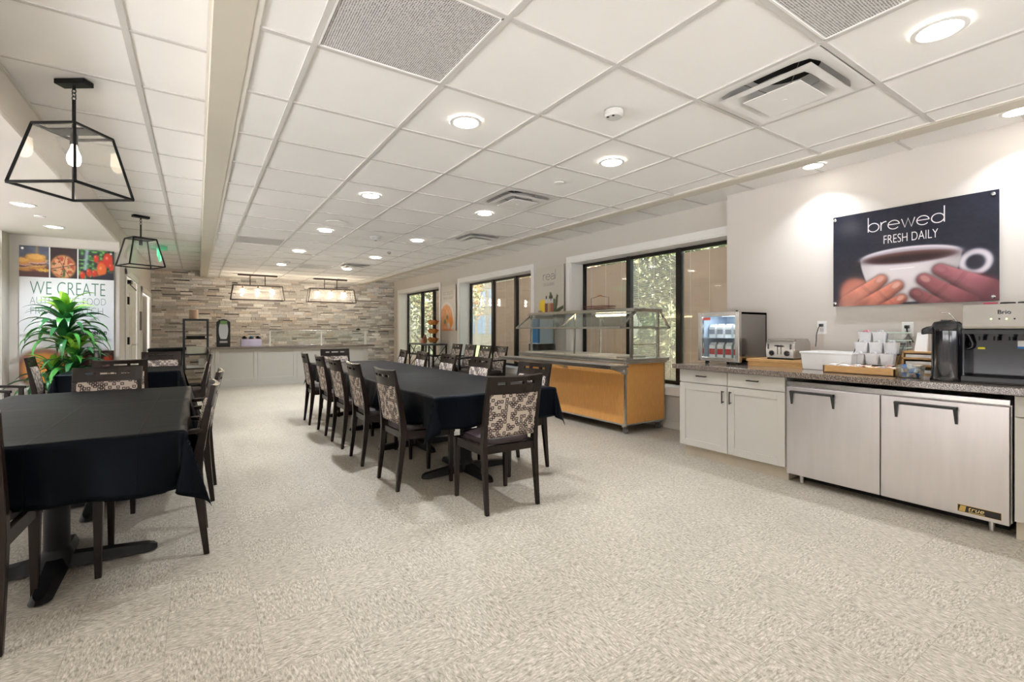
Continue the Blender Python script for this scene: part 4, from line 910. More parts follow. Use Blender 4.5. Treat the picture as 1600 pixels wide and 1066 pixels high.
# =============== SNACK TABLE =================
c=thing('console_table','black metal console table with cross braces under the far window','table',(4.48,10.3,0))
x0,x1,y0,y1=4.28,4.70,9.76,10.9
m=MB()
for x in (x0,x1):
    for y in (y0,y1): m.box(x-.014,x+.014,y-.014,y+.014,0,.84)
build('leg',m,blackm,c,world=True)
m=MB(); m.box(x0-.02,x1+.02,y0-.03,y1+.03,.84,.875); build('table_top',m,mat('grey_black_top',rgb(70,72,80),.3),c,world=True,bevel=.003)
m=MB()
for y in (y0,y1): m.bar((x0,y,.84),(x1,y,.30),.012); m.bar((x0,y,.30),(x1,y,.84),.012); m.bar((x0,y,.30),(x1,y,.30),.016)
m.bar((x0,y0,.45),(x0,y0+.38,.84),.012); m.bar((x0,y1,.45),(x0,y1-.38,.84),.012)
build('brace',m,blackm,c,world=True)
m=MB(); m.box(x0,x1,y0,y1,.24,.26); build('lower_shelf',m,MATS['grey_black_top'],c,world=True)
c=thing('tiered_basket_stand','three-tier wicker basket stand holding snacks on the console table','stand',(4.48,9.98,.875))
wick=mat('honey_wicker',rgb(196,130,62),.6,bump=.4,bscale=90,var=.2,vscale=60)
m=MB(); m.tube([(0,.15,0),(0,.15,.62),(0,.10,.70),(0,0,.74),(0,-.10,.70),(0,-.15,.62),(0,-.15,0)],.004); build('stand_wire',m,blackm,c)
for k,z in enumerate((.03,.23,.43)):
    m=MB(); m.lathe([(.085,0),(.14,.085),(.147,.087),(.135,.083),(.08,.01)],(0,0,z),24); build('basket',m,wick,c,smooth=True)
    r=random.Random(k)
    cols=[mat('snack_red',rgb(176,62,40),.4),mat('snack_brown',rgb(120,70,40),.4),mat('snack_orange',rgb(220,130,50),.4)]
    for q in range(7):
        a=2*PI*q/7; rr=.075 if q<6 else 0; m=MB(); m.lathe([(.0,-.03),(.026,-.015),(.032,0),(.026,.015),(0,.03)],(4.48+rr*math.cos(a),9.98+rr*math.sin(a),.875+z+.085),8)
        o=build('snack_pack',m,cols[q%3],smooth=True,loc=(4.48+rr*math.cos(a),9.98+rr*math.sin(a),.875+z+.085)); tag(o,('red','brown','orange')[q%3]+' snack in the '+('bottom','middle','top')[k]+' basket of the tiered wicker stand','snack',('red','brown','orange')[q%3]+' snacks in the '+('bottom','middle','top')+'' if False else ('red','brown','orange')[q%3]+' snacks in the '+('bottom','middle','top')[k]+' wicker basket')
for k,(x,y,h,l) in enumerate(((4.42,10.30,.20,'brown crinkled snack bag on the console table beside the wicker stand'),(4.46,10.42,.17,'orange crinkled snack bag on the console table, second from the wicker stand'),(4.44,10.56,.12,'red and cream snack bag on the console table, farthest from the wicker stand'))):
    m=MB(); r=random.Random(k+40); R=[]
    for zz,a,b_ in ((0,.03,.05),(h*.3,.045,.055),(h*.7,.04,.055),(h*.92,.012,.05),(h,.004,.052)): R.append([(a*math.cos(t)*(1+r.uniform(-.15,.15)),b_*math.sin(t)*(1+r.uniform(-.15,.15)),zz) for t in [2*PI*q/10 for q in range(10)]])
    m.loft(R); o=build('snack_bag',m,(cols[1],mat('snack_orange',(1,1,1,1)),mat('snack_cream',rgb(214,180,160),.4))[k],smooth=True); o.location=(x,y,.875); tag(o,l,'bag')
# =============== CEILING FIXTURES =================
def downlight(x,y,z,label,group,power,r=.072,spread=2.1):
    t=thing('recessed_downlight',label,'ceiling light',(x,y,z),0,group)
    m=MB(); m.lathe([(r,0),(r+.022,0),(r+.022,-.004),(r+.004,-.007),(r,-.004)],seg=32,cap=False); build('trim_ring',m,white_paint,t,smooth=True)
    m=MB(); m.lathe([(r,-.002),(r,-.0045)],seg=32); build('lens',m,lens_m,t)
    lamp('downlight_lamp',t,(0,0,-.012),power,.03,spread=spread)
    return t
rows=((-2,.5),(.5,),(3.5,),(6.5,),(9.5,),(12.5,))
names=('nearest','second nearest','third nearest','fourth nearest','farthest')
for ci,cx in enumerate((1.5,3.5)):
    for rj,jj in enumerate((.5,3.5,6.5,9.5,12.5)):
        downlight(X0+DX*cx,Y0+DY*jj,ZM,'recessed downlight in the '+('left row','right row')[ci]+' over the middle table, '+names[rj],'main ceiling downlights',DOWN_W*(1.35,1.9,2.0,2.0,1.9)[rj])
    for jj in (-2.5,-5.5): downlight(X0+DX*cx,Y0+DY*jj,ZM,('large bright recessed downlight at the upper right of the picture' if (jj==-2.5 and ci==1) else 'added unseen fill downlight of the main ceiling '+('above' if jj==-2.5 else 'well behind')+' the camera, '+('left','right')[ci]+' row'),'main ceiling downlights',DOWN_W*.45)  # downlights out of view are added fill; the upper right one is seen
for k,(y,l) in enumerate(((1.93,'left of the coffee sign, first in the strip over the counter'),(.72,'at the right picture edge in the strip over the counter'),(-.55,'added as unseen fill beyond the right picture edge over the counter'))):  # last of the three is out of view, added for fill light
    downlight(4.36,y,ZH,'recessed downlight '+l,'counter strip downlights',COVE_W,.07,1.9)
for x,y,l in ((-1.35,6.2,'nearer to the big lantern'),(-1.35,7.35,'nearer to the food poster')): downlight(x,y,2.36,'recessed downlight in the low plaster ceiling at the left, '+l,'plaster ceiling downlights',DOWN_W*1.6,.07)
for y in (2.2,-1.2): downlight(-1.9,y,2.36,'added unseen fill downlight in the low plaster ceiling left of the camera, '+('beside' if y>0 else 'behind')+' it','plaster ceiling downlights',DOWN_W,.07)  # two unseen downlights added as fill on the left side
# grille panels
for (i,j),l in zip(grilles,('large grey perforated return grille in the ceiling at the top centre','perforated return grille at the top right beside the big downlight','grey perforated panel in the main ceiling above the left aisle','pale perforated panel in the far ceiling between the linear lanterns')):
    a,b_,c_,d=cell(i,j); a=max(a,X0+DX*i)
    t=thing('ceiling_grille',l,'ceiling grille',((a+b_)/2,(c_+d)/2,ZM),0,'perforated ceiling panels'); hx,hy=(b_-a)/2-.013,(d-c_)/2-.013
    m=MB(); m.box(-hx,hx,-hy,hy,.003,.008); build('perforated_sheet',m,grille_m,t)
    m=MB()
    for q in ((-hx,hx,-hy,-hy+.008),(-hx,hx,hy-.008,hy),(-hx,-hx+.008,-hy,hy),(hx-.008,hx,-hy,hy)): m.box(*q,-.002,.003)
    build('grille_frame',m,white_paint,t)
# air diffusers
dif=mat('diffuser_enamel',rgb(232,229,225),.35,var=.01); dark_duct=mat('dark_duct',rgb(14,13,12),.7)
for (i,j),l in zip(holes,('large square air diffuser with dark duct near the top right','square air diffuser beside the second window-side downlight','square air diffuser at the soffit edge, third from the camera','small square air diffuser farthest away, near the stone wall')):
    a,b_,c_,d=cell(i,j); t=thing('air_diffuser',l,'air vent',((a+b_)/2,(c_+d)/2,ZM),0,'square air diffusers'); h=(b_-a)/2-.011
    def sq(k,z,n=8,pw=9):
        pts=[]
        for q in range(4*n):
            a_=2*PI*q/(4*n); cx,sx_=math.cos(a_),math.sin(a_); f=(abs(cx)**pw+abs(sx_)**pw)**(-1/pw) if pw<25 else 1/max(abs(cx),abs(sx_)); pts.append((k*cx*f,k*sx_*f,z))
        return pts
    m=MB(); m.loft([sq(h,0,pw=30),sq(h-.03,-.002,pw=30),sq(h-.055,.003,pw=8),sq(h-.09,.06,pw=5),sq(.16,.12,pw=2)],cap=False); build('flange',m,dif,t,smooth=True)
    m=MB(); m.loft([sq(.16,.12,pw=2),sq(.16,.2,pw=2)]); build('duct',m,dark_duct,t)
    m=MB(); m.loft([sq(.232,-.026,pw=40),sq(.19,-.027,pw=12),sq(.145,.025,pw=3),sq(.143,.029,pw=3),sq(.192,-.022,pw=12),sq(.232,-.022,pw=40)],cap=False); build('cone_ring',m,dif,t,smooth=True)
    m=MB(); m.loft([sq(.142,-.040,pw=40),sq(.142,-.036,pw=40),sq(.07,.0,pw=3)]); m.cyl((0,0,-.043),.012,.003,16); build('centre_plate',m,dif,t)
    m=MB(); 
    for a_ in range(4): ca_,sa_=math.cos(PI/4+a_*PI/2),math.sin(PI/4+a_*PI/2); m.bar((ca_*.08,sa_*.08,0),(ca_*.20,sa_*.20,.06),.004)
    build('strut',m,steel2,t)
# detectors, speaker, sprinklers
def puck(name,x,y,z,prof,label,cat,group=None,m_=None,extra=None):
    m=MB(); m.lathe([(r,-h) for r,h in prof],(x,y,z),28); t=thing(name,label,cat,(x,y,z),0,group); build('housing',m,m_ or white_paint,t,world=True,smooth=True)
    if extra: 
        m=MB(); m.lathe([(extra[0],-extra[1]),(extra[0],-extra[2])],(x,y,z),16); build('sensor',m,blackm,t,world=True)
    return t
det=mat('detector_white',rgb(206,204,200),.5)
t=puck('smoke_detector',1.972,1.918,ZM,[(.052,0),(.054,.022),(.044,.036),(.02,.038)],'round speckled smoke detector on the ceiling above the middle of the room','detector','ceiling detectors',det)
for dx,dy in ((-.025,-.02),(-.035,.012)): m=MB(); m.cyl((dx,dy,-.0385),.008,.006,12); build('vent_hole',m,blackm,t)
puck('smoke_detector',1.982,6.26,ZM,[(.075,0),(.075,.015),(.05,.03),(.035,.05)],'white smoke detector on the ceiling between the downlight rows, mid room','detector','ceiling detectors',det,(.018,.05,.054))
puck('smoke_detector',1.36,9.45,ZM,[(.06,0),(.06,.02),(.03,.045)],'small grey smoke detector on the far ceiling in front of the linear lanterns','detector','ceiling detectors',det,(.015,.045,.05))
puck('ceiling_speaker',1.34,5.68,ZM,[(.12,0),(.118,.006),(.0,.008)],'flat round white ceiling speaker beside a downlight','speaker')
puck('sprinkler_cap',2.54,3.10,ZM,[(.042,0),(.042,.006),(.038,.008)],'flat round sprinkler cap on the ceiling left of the soffit','sprinkler')
puck('sprinkler_cap',2.55,7.38,ZM,[(.03,0),(.03,.02),(.015,.035)],'small dark sprinkler head on the ceiling, mid room','sprinkler',None,steel2)
puck('sprinkler_cap',-1.35,6.75,2.36,[(.045,0),(.045,.006),(.04,.008)],'flat sprinkler cap between the two lights of the low plaster ceiling','sprinkler')
# exit sign
t=thing('exit_sign','ceiling-hung green glowing EXIT sign seen edge-on beyond the second lantern','exit sign',(-.53,9.85,ZH)); m=MB(); m.box(-.11,.11,-.05,.16,-.045,0); build('housing',m,mat('green_lit_housing',rgb(150,220,190),.5),t)
m=MB(); m.box(-.006,.006,-.17,.17,-.25,-.045); build('sign_plate',m,mat('green_edge_acrylic',rgb(120,230,180),.2,emit=(.1,.9,.5,1),es=.5),t)
for s,R_ in ((-1,RX),(1,Matrix(((0,0,1),(1,0,0),(0,1,0))))): text('sign_letters','EXIT',.15,emis('exit_green',(.05,.8,.4,1),2.5),t,(-.53+s*.0075,9.85+(-s)*(-.15)*1.0,ZH-.20),R_,ext=.0005)
# =============== LANTERNS =================
def lantern(x,y,rz,label):
    t=thing('pendant_lantern',label,'pendant light',(x,y,ZH),rz,'square pendant lanterns over the left tables')
    zt_,zb=2.30-ZH,1.965-ZH; a,b_=.118,.184; w=.013
    m=MB(); m.box(-.085,.085,-.032,.032,-.028,0); build('canopy',m,blackm,t,bevel=.003)
    m=MB(); m.lathe([(.008,-.05),(.008,-.028)],seg=10); 
    for k,z in enumerate((-.058,-.078,-.098)):
        pts=[(.011*math.cos(q)*(k%2==0),.011*math.cos(q)*(k%2),z+.014*math.sin(q)) for q in [2*PI*i/12 for i in range(13)]]; m.tube(pts,.0025,6)
    build('chain',m,blackm,t)
    m=MB(); m.tube([(0,0,-.108),(0,0,zt_)],.009,10); build('rod',m,blackm,t,smooth=True)
    m=MB(); T=[(-a,-a,zt_),(a,-a,zt_),(a,a,zt_),(-a,a,zt_)]; B=[(-b_,-b_,zb),(b_,-b_,zb),(b_,b_,zb),(-b_,b_,zb)]
    for k in range(4): m.bar(T[k],T[(k+1)%4],w); m.bar(B[k],B[(k+1)%4],w); m.bar(T[k],B[k],w)
    build('frame',m,blackm,t)
    m=MB(); m.box(-a,a,-.045,.045,zt_-.004,zt_+.004); build('top_plate',m,blackm,t)
    k_=.985
    for k in range(4):
        m=MB(); q=[T[k],T[(k+1)%4],B[(k+1)%4],B[k]]; m.add([(p[0]*k_,p[1]*k_,p[2]) for p in q],[(0,1,2,3)]); build('glass_pane',m,lampglass,t)
    m=MB(); m.lathe([(.018,0),(.018,.055),(.010,.07)],(0,0,zt_-.075),16); build('lamp_holder',m,blackm,t,smooth=True)
    m=MB(); m.lathe([(.012,0),(.016,-.02),(.030,-.06),(.032,-.085),(.024,-.11),(.0,-.122)],(0,0,zt_-.075),20); build('bulb_glass',m,mat('lit_bulb_envelope',(1,.86,.66,1),.3,emit=(1,.84,.62,1),es=14) if y<5 else clear,t,smooth=True)
    if y<5: lamp('lantern_lamp',t,(0,0,zt_-.15),BULB,.02,(1,.90,.78),kind='POINT')
    return t
lantern(-.575,3.565,math.radians(-35),'black-framed glass lantern hanging nearest, upper left, bulb glowing')
lantern(-.575,7.33,math.radians(26),'black glass lantern hanging in front of the food poster, farther of the two, unlit')
def linear(x0,x1,cx0,cx1,rx,label):
    xc=(x0+x1)/2; t=thing('linear_lantern',label,'pendant light',(xc,12.12,ZM),0,'linear lanterns in front of the stone wall')
    zt_,zb=2.185-ZM,1.86-ZM; h=(x1-x0)/2; w=.018; brz=mat('bronze_lantern_frame',rgb(64,54,48),.4,metal=.3)
    m=MB(); m.box(cx0-xc,cx1-xc,-.045,.045,-.028,0); build('canopy',m,brz,t)
    for x in rx: m=MB(); m.tube([(x-xc,0,-.028),(x-xc,0,zt_)],.010,8); build('rod',m,brz,t)
    a,b_=.11,.16; T=[(-h,-a,zt_),(h,-a,zt_),(h,a,zt_),(-h,a,zt_)]; hb=h+.045; B=[(-hb,-b_,zb),(hb,-b_,zb),(hb,b_,zb),(-hb,b_,zb)]
    m=MB()
    for k in range(4): m.bar(T[k],T[(k+1)%4],w); m.bar(B[k],B[(k+1)%4],w); m.bar(T[k],B[k],w)
    m.box(-h,h,-.02,.02,zt_-.006,zt_+.006); build('frame',m,brz,t)
    for k in range(4):
        m=MB(); q=[T[k],T[(k+1)%4],B[(k+1)%4],B[k]]; m.add([(p[0]*.99,p[1]*.98,p[2]) for p in q],[(0,1,2,3)]); build('glass_pane',m,lampglass,t)
    for k,x in enumerate((-h*.62,0,h*.62)):
        m=MB(); m.lathe([(.018,-.07),(.018,-.01),(.01,0)],(x,0,zt_),12); build('lamp_holder',m,mat('brass_holder',rgb(150,110,80),.4,metal=.7),t,smooth=True)
        m=MB(); m.lathe([(.014,-.07),(.022,-.10),(.034,-.14),(.030,-.17),(.0,-.19)],(x,0,zt_),16); build('bulb_glass',m,bulb_m,t,smooth=True)
        lamp('lantern_lamp',t,(x,-.0,zt_-.24),BULB*.13,.03,(1,.88,.74),kind='POINT')
linear(.66,1.63,.746,1.54,(.99,1.29),'long three-bulb bronze lantern in front of the stone wall, left one')
linear(2.24,3.25,2.33,3.11,(2.58,2.87),'long three-bulb bronze lantern in front of the stone wall, right one')
# =============== POSTERS =================
def art(name,nx,ny,fn,P0,U,V,m_,parent):   # a printed panel: colours computed per point of a fine grid
    vs=np.zeros((ny+1,nx+1,3)); u=np.linspace(0,1,nx+1)[None,:]; v=np.linspace(0,1,ny+1)[:,None]
    vs[:]=np.array(P0)+u[...,None]*np.array(U)+v[...,None]*np.array(V)
    I=np.array(wmat(parent).inverted()); f=vs.reshape(-1,3); f=f@I[:3,:3].T+I[:3,3]
    col=fn(np.broadcast_to(u,(ny+1,nx+1)).copy(),np.broadcast_to(v,(ny+1,nx+1)).copy()); col=np.clip(col,0,255)/255.
    col=np.where(col<=.04045,col/12.92,((col+.055)/1.055)**2.4)
    me=bpy.data.meshes.new(name); i=np.arange(ny)[:,None]*(nx+1)+np.arange(nx)[None,:]; F=np.stack([i,i+1,i+nx+2,i+nx+1],-1).reshape(-1,4)
    me.from_pydata(f.tolist(),[],F.tolist()); a=me.color_attributes.new('col','FLOAT_COLOR','POINT')
    a.data.foreach_set('color',np.concatenate([col.reshape(-1,3),np.ones((f.shape[0],1))],1).ravel()); me.materials.append(m_)
    o=bpy.data.objects.new(name,me); C.objects.link(o); o.parent=parent; return o
def mixc(A,c,k): return A*(1-k[...,None])+np.array(c,float)*k[...,None]
def sm(d,s): return 1/(1+np.exp(np.clip(d/s,-40,40)))      # 1 inside (d<0)
def ell(u,v,cx,cy,rx,ry,rot=0):
    c,s=math.cos(rot),math.sin(rot); a=(u-cx)*c+(v-cy)*s; b=-(u-cx)*s+(v-cy)*c
    return (np.sqrt((a/rx)**2+(b/ry)**2)-1)*min(rx,ry)
def cap(u,v,x0,y0,x1,y1,r0,r1):
    dx,dy=x1-x0,y1-y0; t=np.clip(((u-x0)*dx+(v-y0)*dy)/(dx*dx+dy*dy),0,1); r=r0+(r1-r0)*t
    return np.hypot(u-x0-t*dx,v-y0-t*dy)-r, t
def noise(u,v,sc,seed):
    r=np.random.RandomState(seed); g=r.rand(64,64); x=(u*sc)%63; y=(v*sc)%63; i=x.astype(int); j=y.astype(int); a=x-i; b=y-j; a=a*a*(3-2*a); b=b*b*(3-2*b)
    return g[j,i]*(1-a)*(1-b)+g[j,i+1]*a*(1-b)+g[j+1,i]*(1-a)*b+g[j+1,i+1]*a*b
print_m=colattr_mat('glossy_print',.16); print_mat=colattr_mat('satin_print',.35)
AR=1.32
def coffee(u,v):  # printed picture; x runs 0..1.32, v 0..1 upward
    x=u*AR; A=np.zeros(u.shape+(3,)); A[:]=(31,33,47); A+=((noise(u,v,50,1)-.5)*7+(noise(u,v,7,21)-.5)*8)[...,None]
    d=np.abs(ell(x,v,1.165,.365,.090,.098,-.5))-.021; A=mixc(A,(150,146,160),sm(d-.004,.005)); A=mixc(A,(214,208,214),sm(d+.004,.006))
    # palms
    A=mixc(A,(196,118,100),sm(ell(x,v,.27,.06,.17,.26,.55),.010)); A=mixc(A,(206,140,122),sm(ell(x,v,.16,.0,.10,.19,-.45),.03))
    A=mixc(A,(120,58,70),sm(ell(x,v,1.13,.02,.24,.24,-.6),.012)); A=mixc(A,(92,44,56),sm(ell(x,v,1.26,-.02,.09,.20,-.5),.03))
    # cup wall: tapering sides below a level rim
    w=.405-.55*np.clip(.46-v,0,1)**1.5; d=np.maximum(np.abs(x-.667)-w,v-.487); d=np.maximum(d,.02-v)
    k=sm(d,.0025); sh=(222-52*np.clip((x-.70)/.4,0,1)**1.5-26*np.clip((.40-x)/.14,0,1)-60*np.clip(.30-v,0,.3)); C_=np.stack([sh,sh*.965,sh*.975],-1); A=A*(1-k[...,None])+C_*k[...,None]
    A=mixc(A,(228,222,228),sm(ell(x,v,.667,.487,.404,.094),.0025)); A=mixc(A,(176,168,180),sm(ell(x,v,.667,.482,.384,.079),.004)); A=mixc(A,(96,66,60),sm(ell(x,v,.669,.476,.362,.056),.004)); A=mixc(A,(44,26,30),sm(ell(x,v,.655,.462,.325,.038),.008))
    A=mixc(A,(246,244,248),sm(np.maximum(np.abs(x-.62)-.10,np.abs(v-.365-.02*(x-.62))-.0045),.0015)*.9)
    def finger(p,q,r0,r1,c,nc,nail=.9):
        nonlocal A
        dx,dy=q[0]-p[0],q[1]-p[1]; L=math.hypot(dx,dy); px_,py_=-dy/L,dx/L
        if py_<0: px_,py_=-px_,-py_
        d,t=cap(x,v,*p,*q,r0,r1); base=np.array(c,float); A=mixc(A,tuple(base*.38),sm(d-.010,.008)*.75*(1-.75*t)); k=sm(d,.0025)*(1-.0*t)
        r=r0+(r1-r0)*t; cross=((x-p[0]-t*dx)*px_+(v-p[1]-t*dy)*py_)/r     # -1 below .. 1 above
        f=.98+.16*np.clip(cross,-1,1)-.30*np.clip(-cross-.25,0,1)-.10*np.exp(-((t-.42)/.03)**2)-.07*np.exp(-((t-.47)/.02)**2)+(noise(u,v,40,30)-.5)*.05
        col=base[None,None,:]*f[...,None]; kk=(k*(1-np.clip((t-.62)/.38,0,1)*.75))[...,None]; A=A*(1-kk)+col*kk
        nx_,ny_=p[0]+px_*r0*.22+dx/L*r0*.05,p[1]+py_*r0*.22+dy/L*r0*.05; a=math.atan2(dy,dx); dn=ell(x,v,nx_,ny_,r0*.82,r0*.50,a); A=mixc(A,tuple(base*.72),sm(dn-.004,.003)*.6); A=mixc(A,nc,sm(dn,.003)*nail)
    finger((.915,.318),(1.25,.10),.055,.105,(160,96,104),(176,114,120),.7)
    finger((.795,.235),(1.10,-.02),.056,.100,(150,86,92),(196,138,134))
    finger((.735,.100),(.93,-.06),.050,.080,(138,78,82),(156,94,96),.7)
    finger((.445,.262),(.17,.02),.052,.115,(208,134,114),(224,166,150))
    finger((.580,.190),(.30,-.03),.052,.095,(206,128,108),(228,172,156))
    finger((.615,.055),(.46,-.06),.044,.070,(196,112,94),(226,168,150))
    return A
yl,yr=1.866,.849; zb_,zt2=1.391,2.158
c=thing('coffee_sign','glossy dark wall sign showing a coffee cup held in two hands','sign',(XC,(yl+yr)/2,zb_))
m=MB(); m.box(XC-.028,XC-.021,yr,yl,zb_,zt2); build('acrylic_panel',m,mat('dark_panel_edge',rgb(34,34,44),.2),c,world=True)
art('printed_face',300,220,coffee,(XC-.0285,yl,zb_),(0,yr-yl,0),(0,0,zt2-zb_),print_m,c)
for y in (yl-.015,yr+.028):
    for z in (zb_+.028,zt2-.028): m=MB(); m.lathe([(.012,0),(.012,.006),(.008,.009)],seg=16); m.v=[(XC-.0285-p[2],y+p[0],z+p[1]) for p in m.v]; build('stand_off',m,chrome,c,world=True,smooth=True); m=MB(); m.box(XC-.022,XC,y-.006,y+.006,z-.006,z+.006); build('spacer',m,chrome,c,world=True)
# hand-drawn style lettering as strokes; glyphs in a unit where x-height = 1
def arc(cx,cy,rx,ry,a0,a1,n=20): return [(cx+rx*math.cos(math.radians(a0+(a1-a0)*k/n)),cy+ry*math.sin(math.radians(a0+(a1-a0)*k/n))) for k in range(n+1)]
GL={'b':(1.05,[[(0,1.75),(0,0)],arc(.5,.5,.5,.5,0,360,28)]),'r':(.5,[[(0,1),(0,0)],arc(.42,.55,.42,.45,180,80,10)]),
 'e':(1.05,[[(0.02,.55),(1.0,.55)]+arc(.5,.5,.5,.5,8,320,26)]),'w':(1.15,[[(0,1),(.28,0),(.56,1),(.84,0),(1.12,1)]]),
 'd':(1.05,[arc(.5,.5,.5,.5,0,360,28),[(1,1.75),(1,0)]]),'a':(.95,[[(.08,.82)]+arc(.45,.62,.4,.38,130,0,12)+[(.85,0)],[(.85,.58),(.5,.58)]+arc(.42,.29,.42,.29,90,360,18)]),'l':(.2,[[(.0,1.75),(.0,0)]])}
def strokes(name,word,x,y0,z0,hx,hz,gap,rad,m_,parent,slant=0):
    m=MB(); pos=0
    for ch in word:
        wd_,ps=GL[ch]
        for p in ps: 
            q=[(x,y0-(pos+a)*hx,z0+b*hz) for a,b in p]; m.tube(q,rad,6)
        pos+=wd_+gap
    m.v=[(x+(p[0]-x)*.25,p[1],p[2]) for p in m.v]
    return build(name,m,m_,parent,world=True)
letw=mat('white_lettering',rgb(226,222,226),.4)
def cs(px,py): y=yon(px,XC-.03); return y,zof(py,XC-.03,y)
y0,z0=cs(1356.5,363.5); y1_,_z=cs(1478.5,346)
strokes('brewed_lettering','brewed',XC-.029,y0,z0,(y0-y1_)/6.65,.068,.14,.0034,letw,c)
y0,z0=cs(1379.5,381.5); y1_,_z=cs(1450,373)
t=text('fresh_daily_lettering','FRESH DAILY',.098,letw,c,(XC-.0295,y0,z0),RX,offset=-.0012,sx=.60,ext=.0004)
# "oils & herbs" panel
wall_grey=(196,190,178)
def herbs(u,v):
    A=np.zeros(u.shape+(3,)); A[:]=(200,194,182)
    x=u; 
    d=ell(x,v,.27,.20,.13,.135); A=mixc(A,(236,200,30),sm(d,.004)); d=ell(x,v,.16,.05,.10,.05); A=mixc(A,(96,62,50),sm(d,.01)*(noise(u,v,30,2)>.35))
    r=np.random.RandomState(4)
    for (bx,by,tx,ty) in ((.62,.08,.55,.46),(.70,.05,.78,.40),(.66,.05,.97,.16),(.6,.05,.68,.32)):
        for k in range(26):
            t=k/26; cx,cy=bx+(tx-bx)*t,by+(ty-by)*t; a=math.atan2(ty-by,tx-bx)+(.7 if k%2 else -.7)+r.uniform(-.2,.2); L=.07*(1-.5*t)
            d,_=cap(x,v,cx,cy,cx+L*math.cos(a),cy+L*math.sin(a)*.8,.018,.008); A=mixc(A,(44+r.randint(20),58+r.randint(22),38),sm(d,.004))
    for cx,c1 in ((.40,(120,60,40)),(.52,(176,140,90)),(.60,(160,84,58))):
        d=np.maximum(np.abs(x-cx)-.052,np.maximum(v-.26,-v)); A=mixc(A,c1,sm(d,.004)); d=np.maximum(np.abs(x-cx)-.045+np.clip(v-.27,0,1)*.35,np.maximum(v-.345,.25-v)); A=mixc(A,(206,202,204),sm(d,.004))
        d=np.maximum(np.abs(x-cx)-.020,np.maximum(v-.40,.345-v)); A=mixc(A,(30,28,28),sm(d,.004))
    return A
pya,pyb=yon(839,XW),yon(883.5,XW); z1,z0_=2.215,1.22
c=thing('herbs_sign','pale wall sign with the word real, oil bottles, lemon and rosemary between two windows','sign',(XW,(pya+pyb)/2,z0_))
m=MB(); m.box(XW-.03,XW-.022,pyb,pya,z0_,z1); m.box(XW-.022,XW,pyb+.05,pyb+.07,z0_+.1,z1-.1); m.box(XW-.022,XW,pya-.07,pya-.05,z0_+.1,z1-.1); build('panel',m,mat('grey_panel_edge',rgb(120,114,104),.4),c,world=True)
art('printed_face',120,160,herbs,(XW-.0305,pya,1.42),(0,pyb-pya,0),(0,0,z1-1.42),print_mat,c)
dk=mat('dark_grey_lettering',rgb(92,88,84),.5)
ra,rb=yon(849,XW-.03),yon(871,XW-.03); strokes('real_lettering','real',XW-.031,ra,2.0,(ra-rb)/3.35,.090,.13,.0042,dk,c)
text('small_lettering','OILS & HERBS',.075,mat('mid_grey_lettering',rgb(142,136,128),.5),c,(XW-.031,ra,1.90),RX,sx=.62,offset=-.001)
# soup panel
def soup(u,v):
    A=np.zeros(u.shape+(3,)); A[:]=(212,206,196); d=ell(u,v,.36,.28,.50,.36); A=mixc(A,(236,230,224),sm(d,.008)); d=ell(u,v,.36,.26,.43,.32); A=mixc(A,(226,150,88),sm(d,.01))
    n=noise(u,v,14,6); k=sm(d+.03,.01)*(n>.62); A=mixc(A,(238,186,140),k*.6)
    d=ell(u,v,.62,.20,.20,.12); A=mixc(A,(236,140,40),sm(d,.01)); d=ell(u,v,.26,.20,.07,.05); A=mixc(A,(72,110,52),sm(d,.01)); d=ell(u,v,.42,.30,.06,.05); A=mixc(A,(110,120,90),sm(d,.01))
    d=ell(u,v,.52,.10,.10,.09); A=mixc(A,(226,214,196),sm(d,.01)); d=ell(u,v,.4,-.02,.5,.06); A=mixc(A,(206,120,66),sm(d,.01)); return A
sya,syb=yon(691.5,XW),yon(714,XW)
c=thing('soup_sign','pale wall sign with an orange soup bowl between the two far windows','sign',(XW,(sya+syb)/2,1.17))
m=MB(); m.box(XW-.03,XW-.022,syb,sya,1.17,2.19); m.box(XW-.022,XW,syb+.05,syb+.07,1.3,2.1); m.box(XW-.022,XW,sya-.07,sya-.05,1.3,2.1); build('panel',m,mat('grey_panel_edge',(1,1,1,1)),c,world=True)
art('printed_face',90,130,soup,(XW-.0305,sya,1.17),(0,syb-sya,0),(0,0,1.02),print_mat,c)
lg=mat('pale_grey_lettering',rgb(160,154,146),.5)
text('sign_lettering','scratch',.17,lg,c,(XW-.031,sya-.08,1.98),RX,sx=1.0,offset=-.002); text('sign_lettering','MADE SOUP',.09,lg,c,(XW-.031,sya-.10,1.88),RX,sx=1.0,offset=-.002)
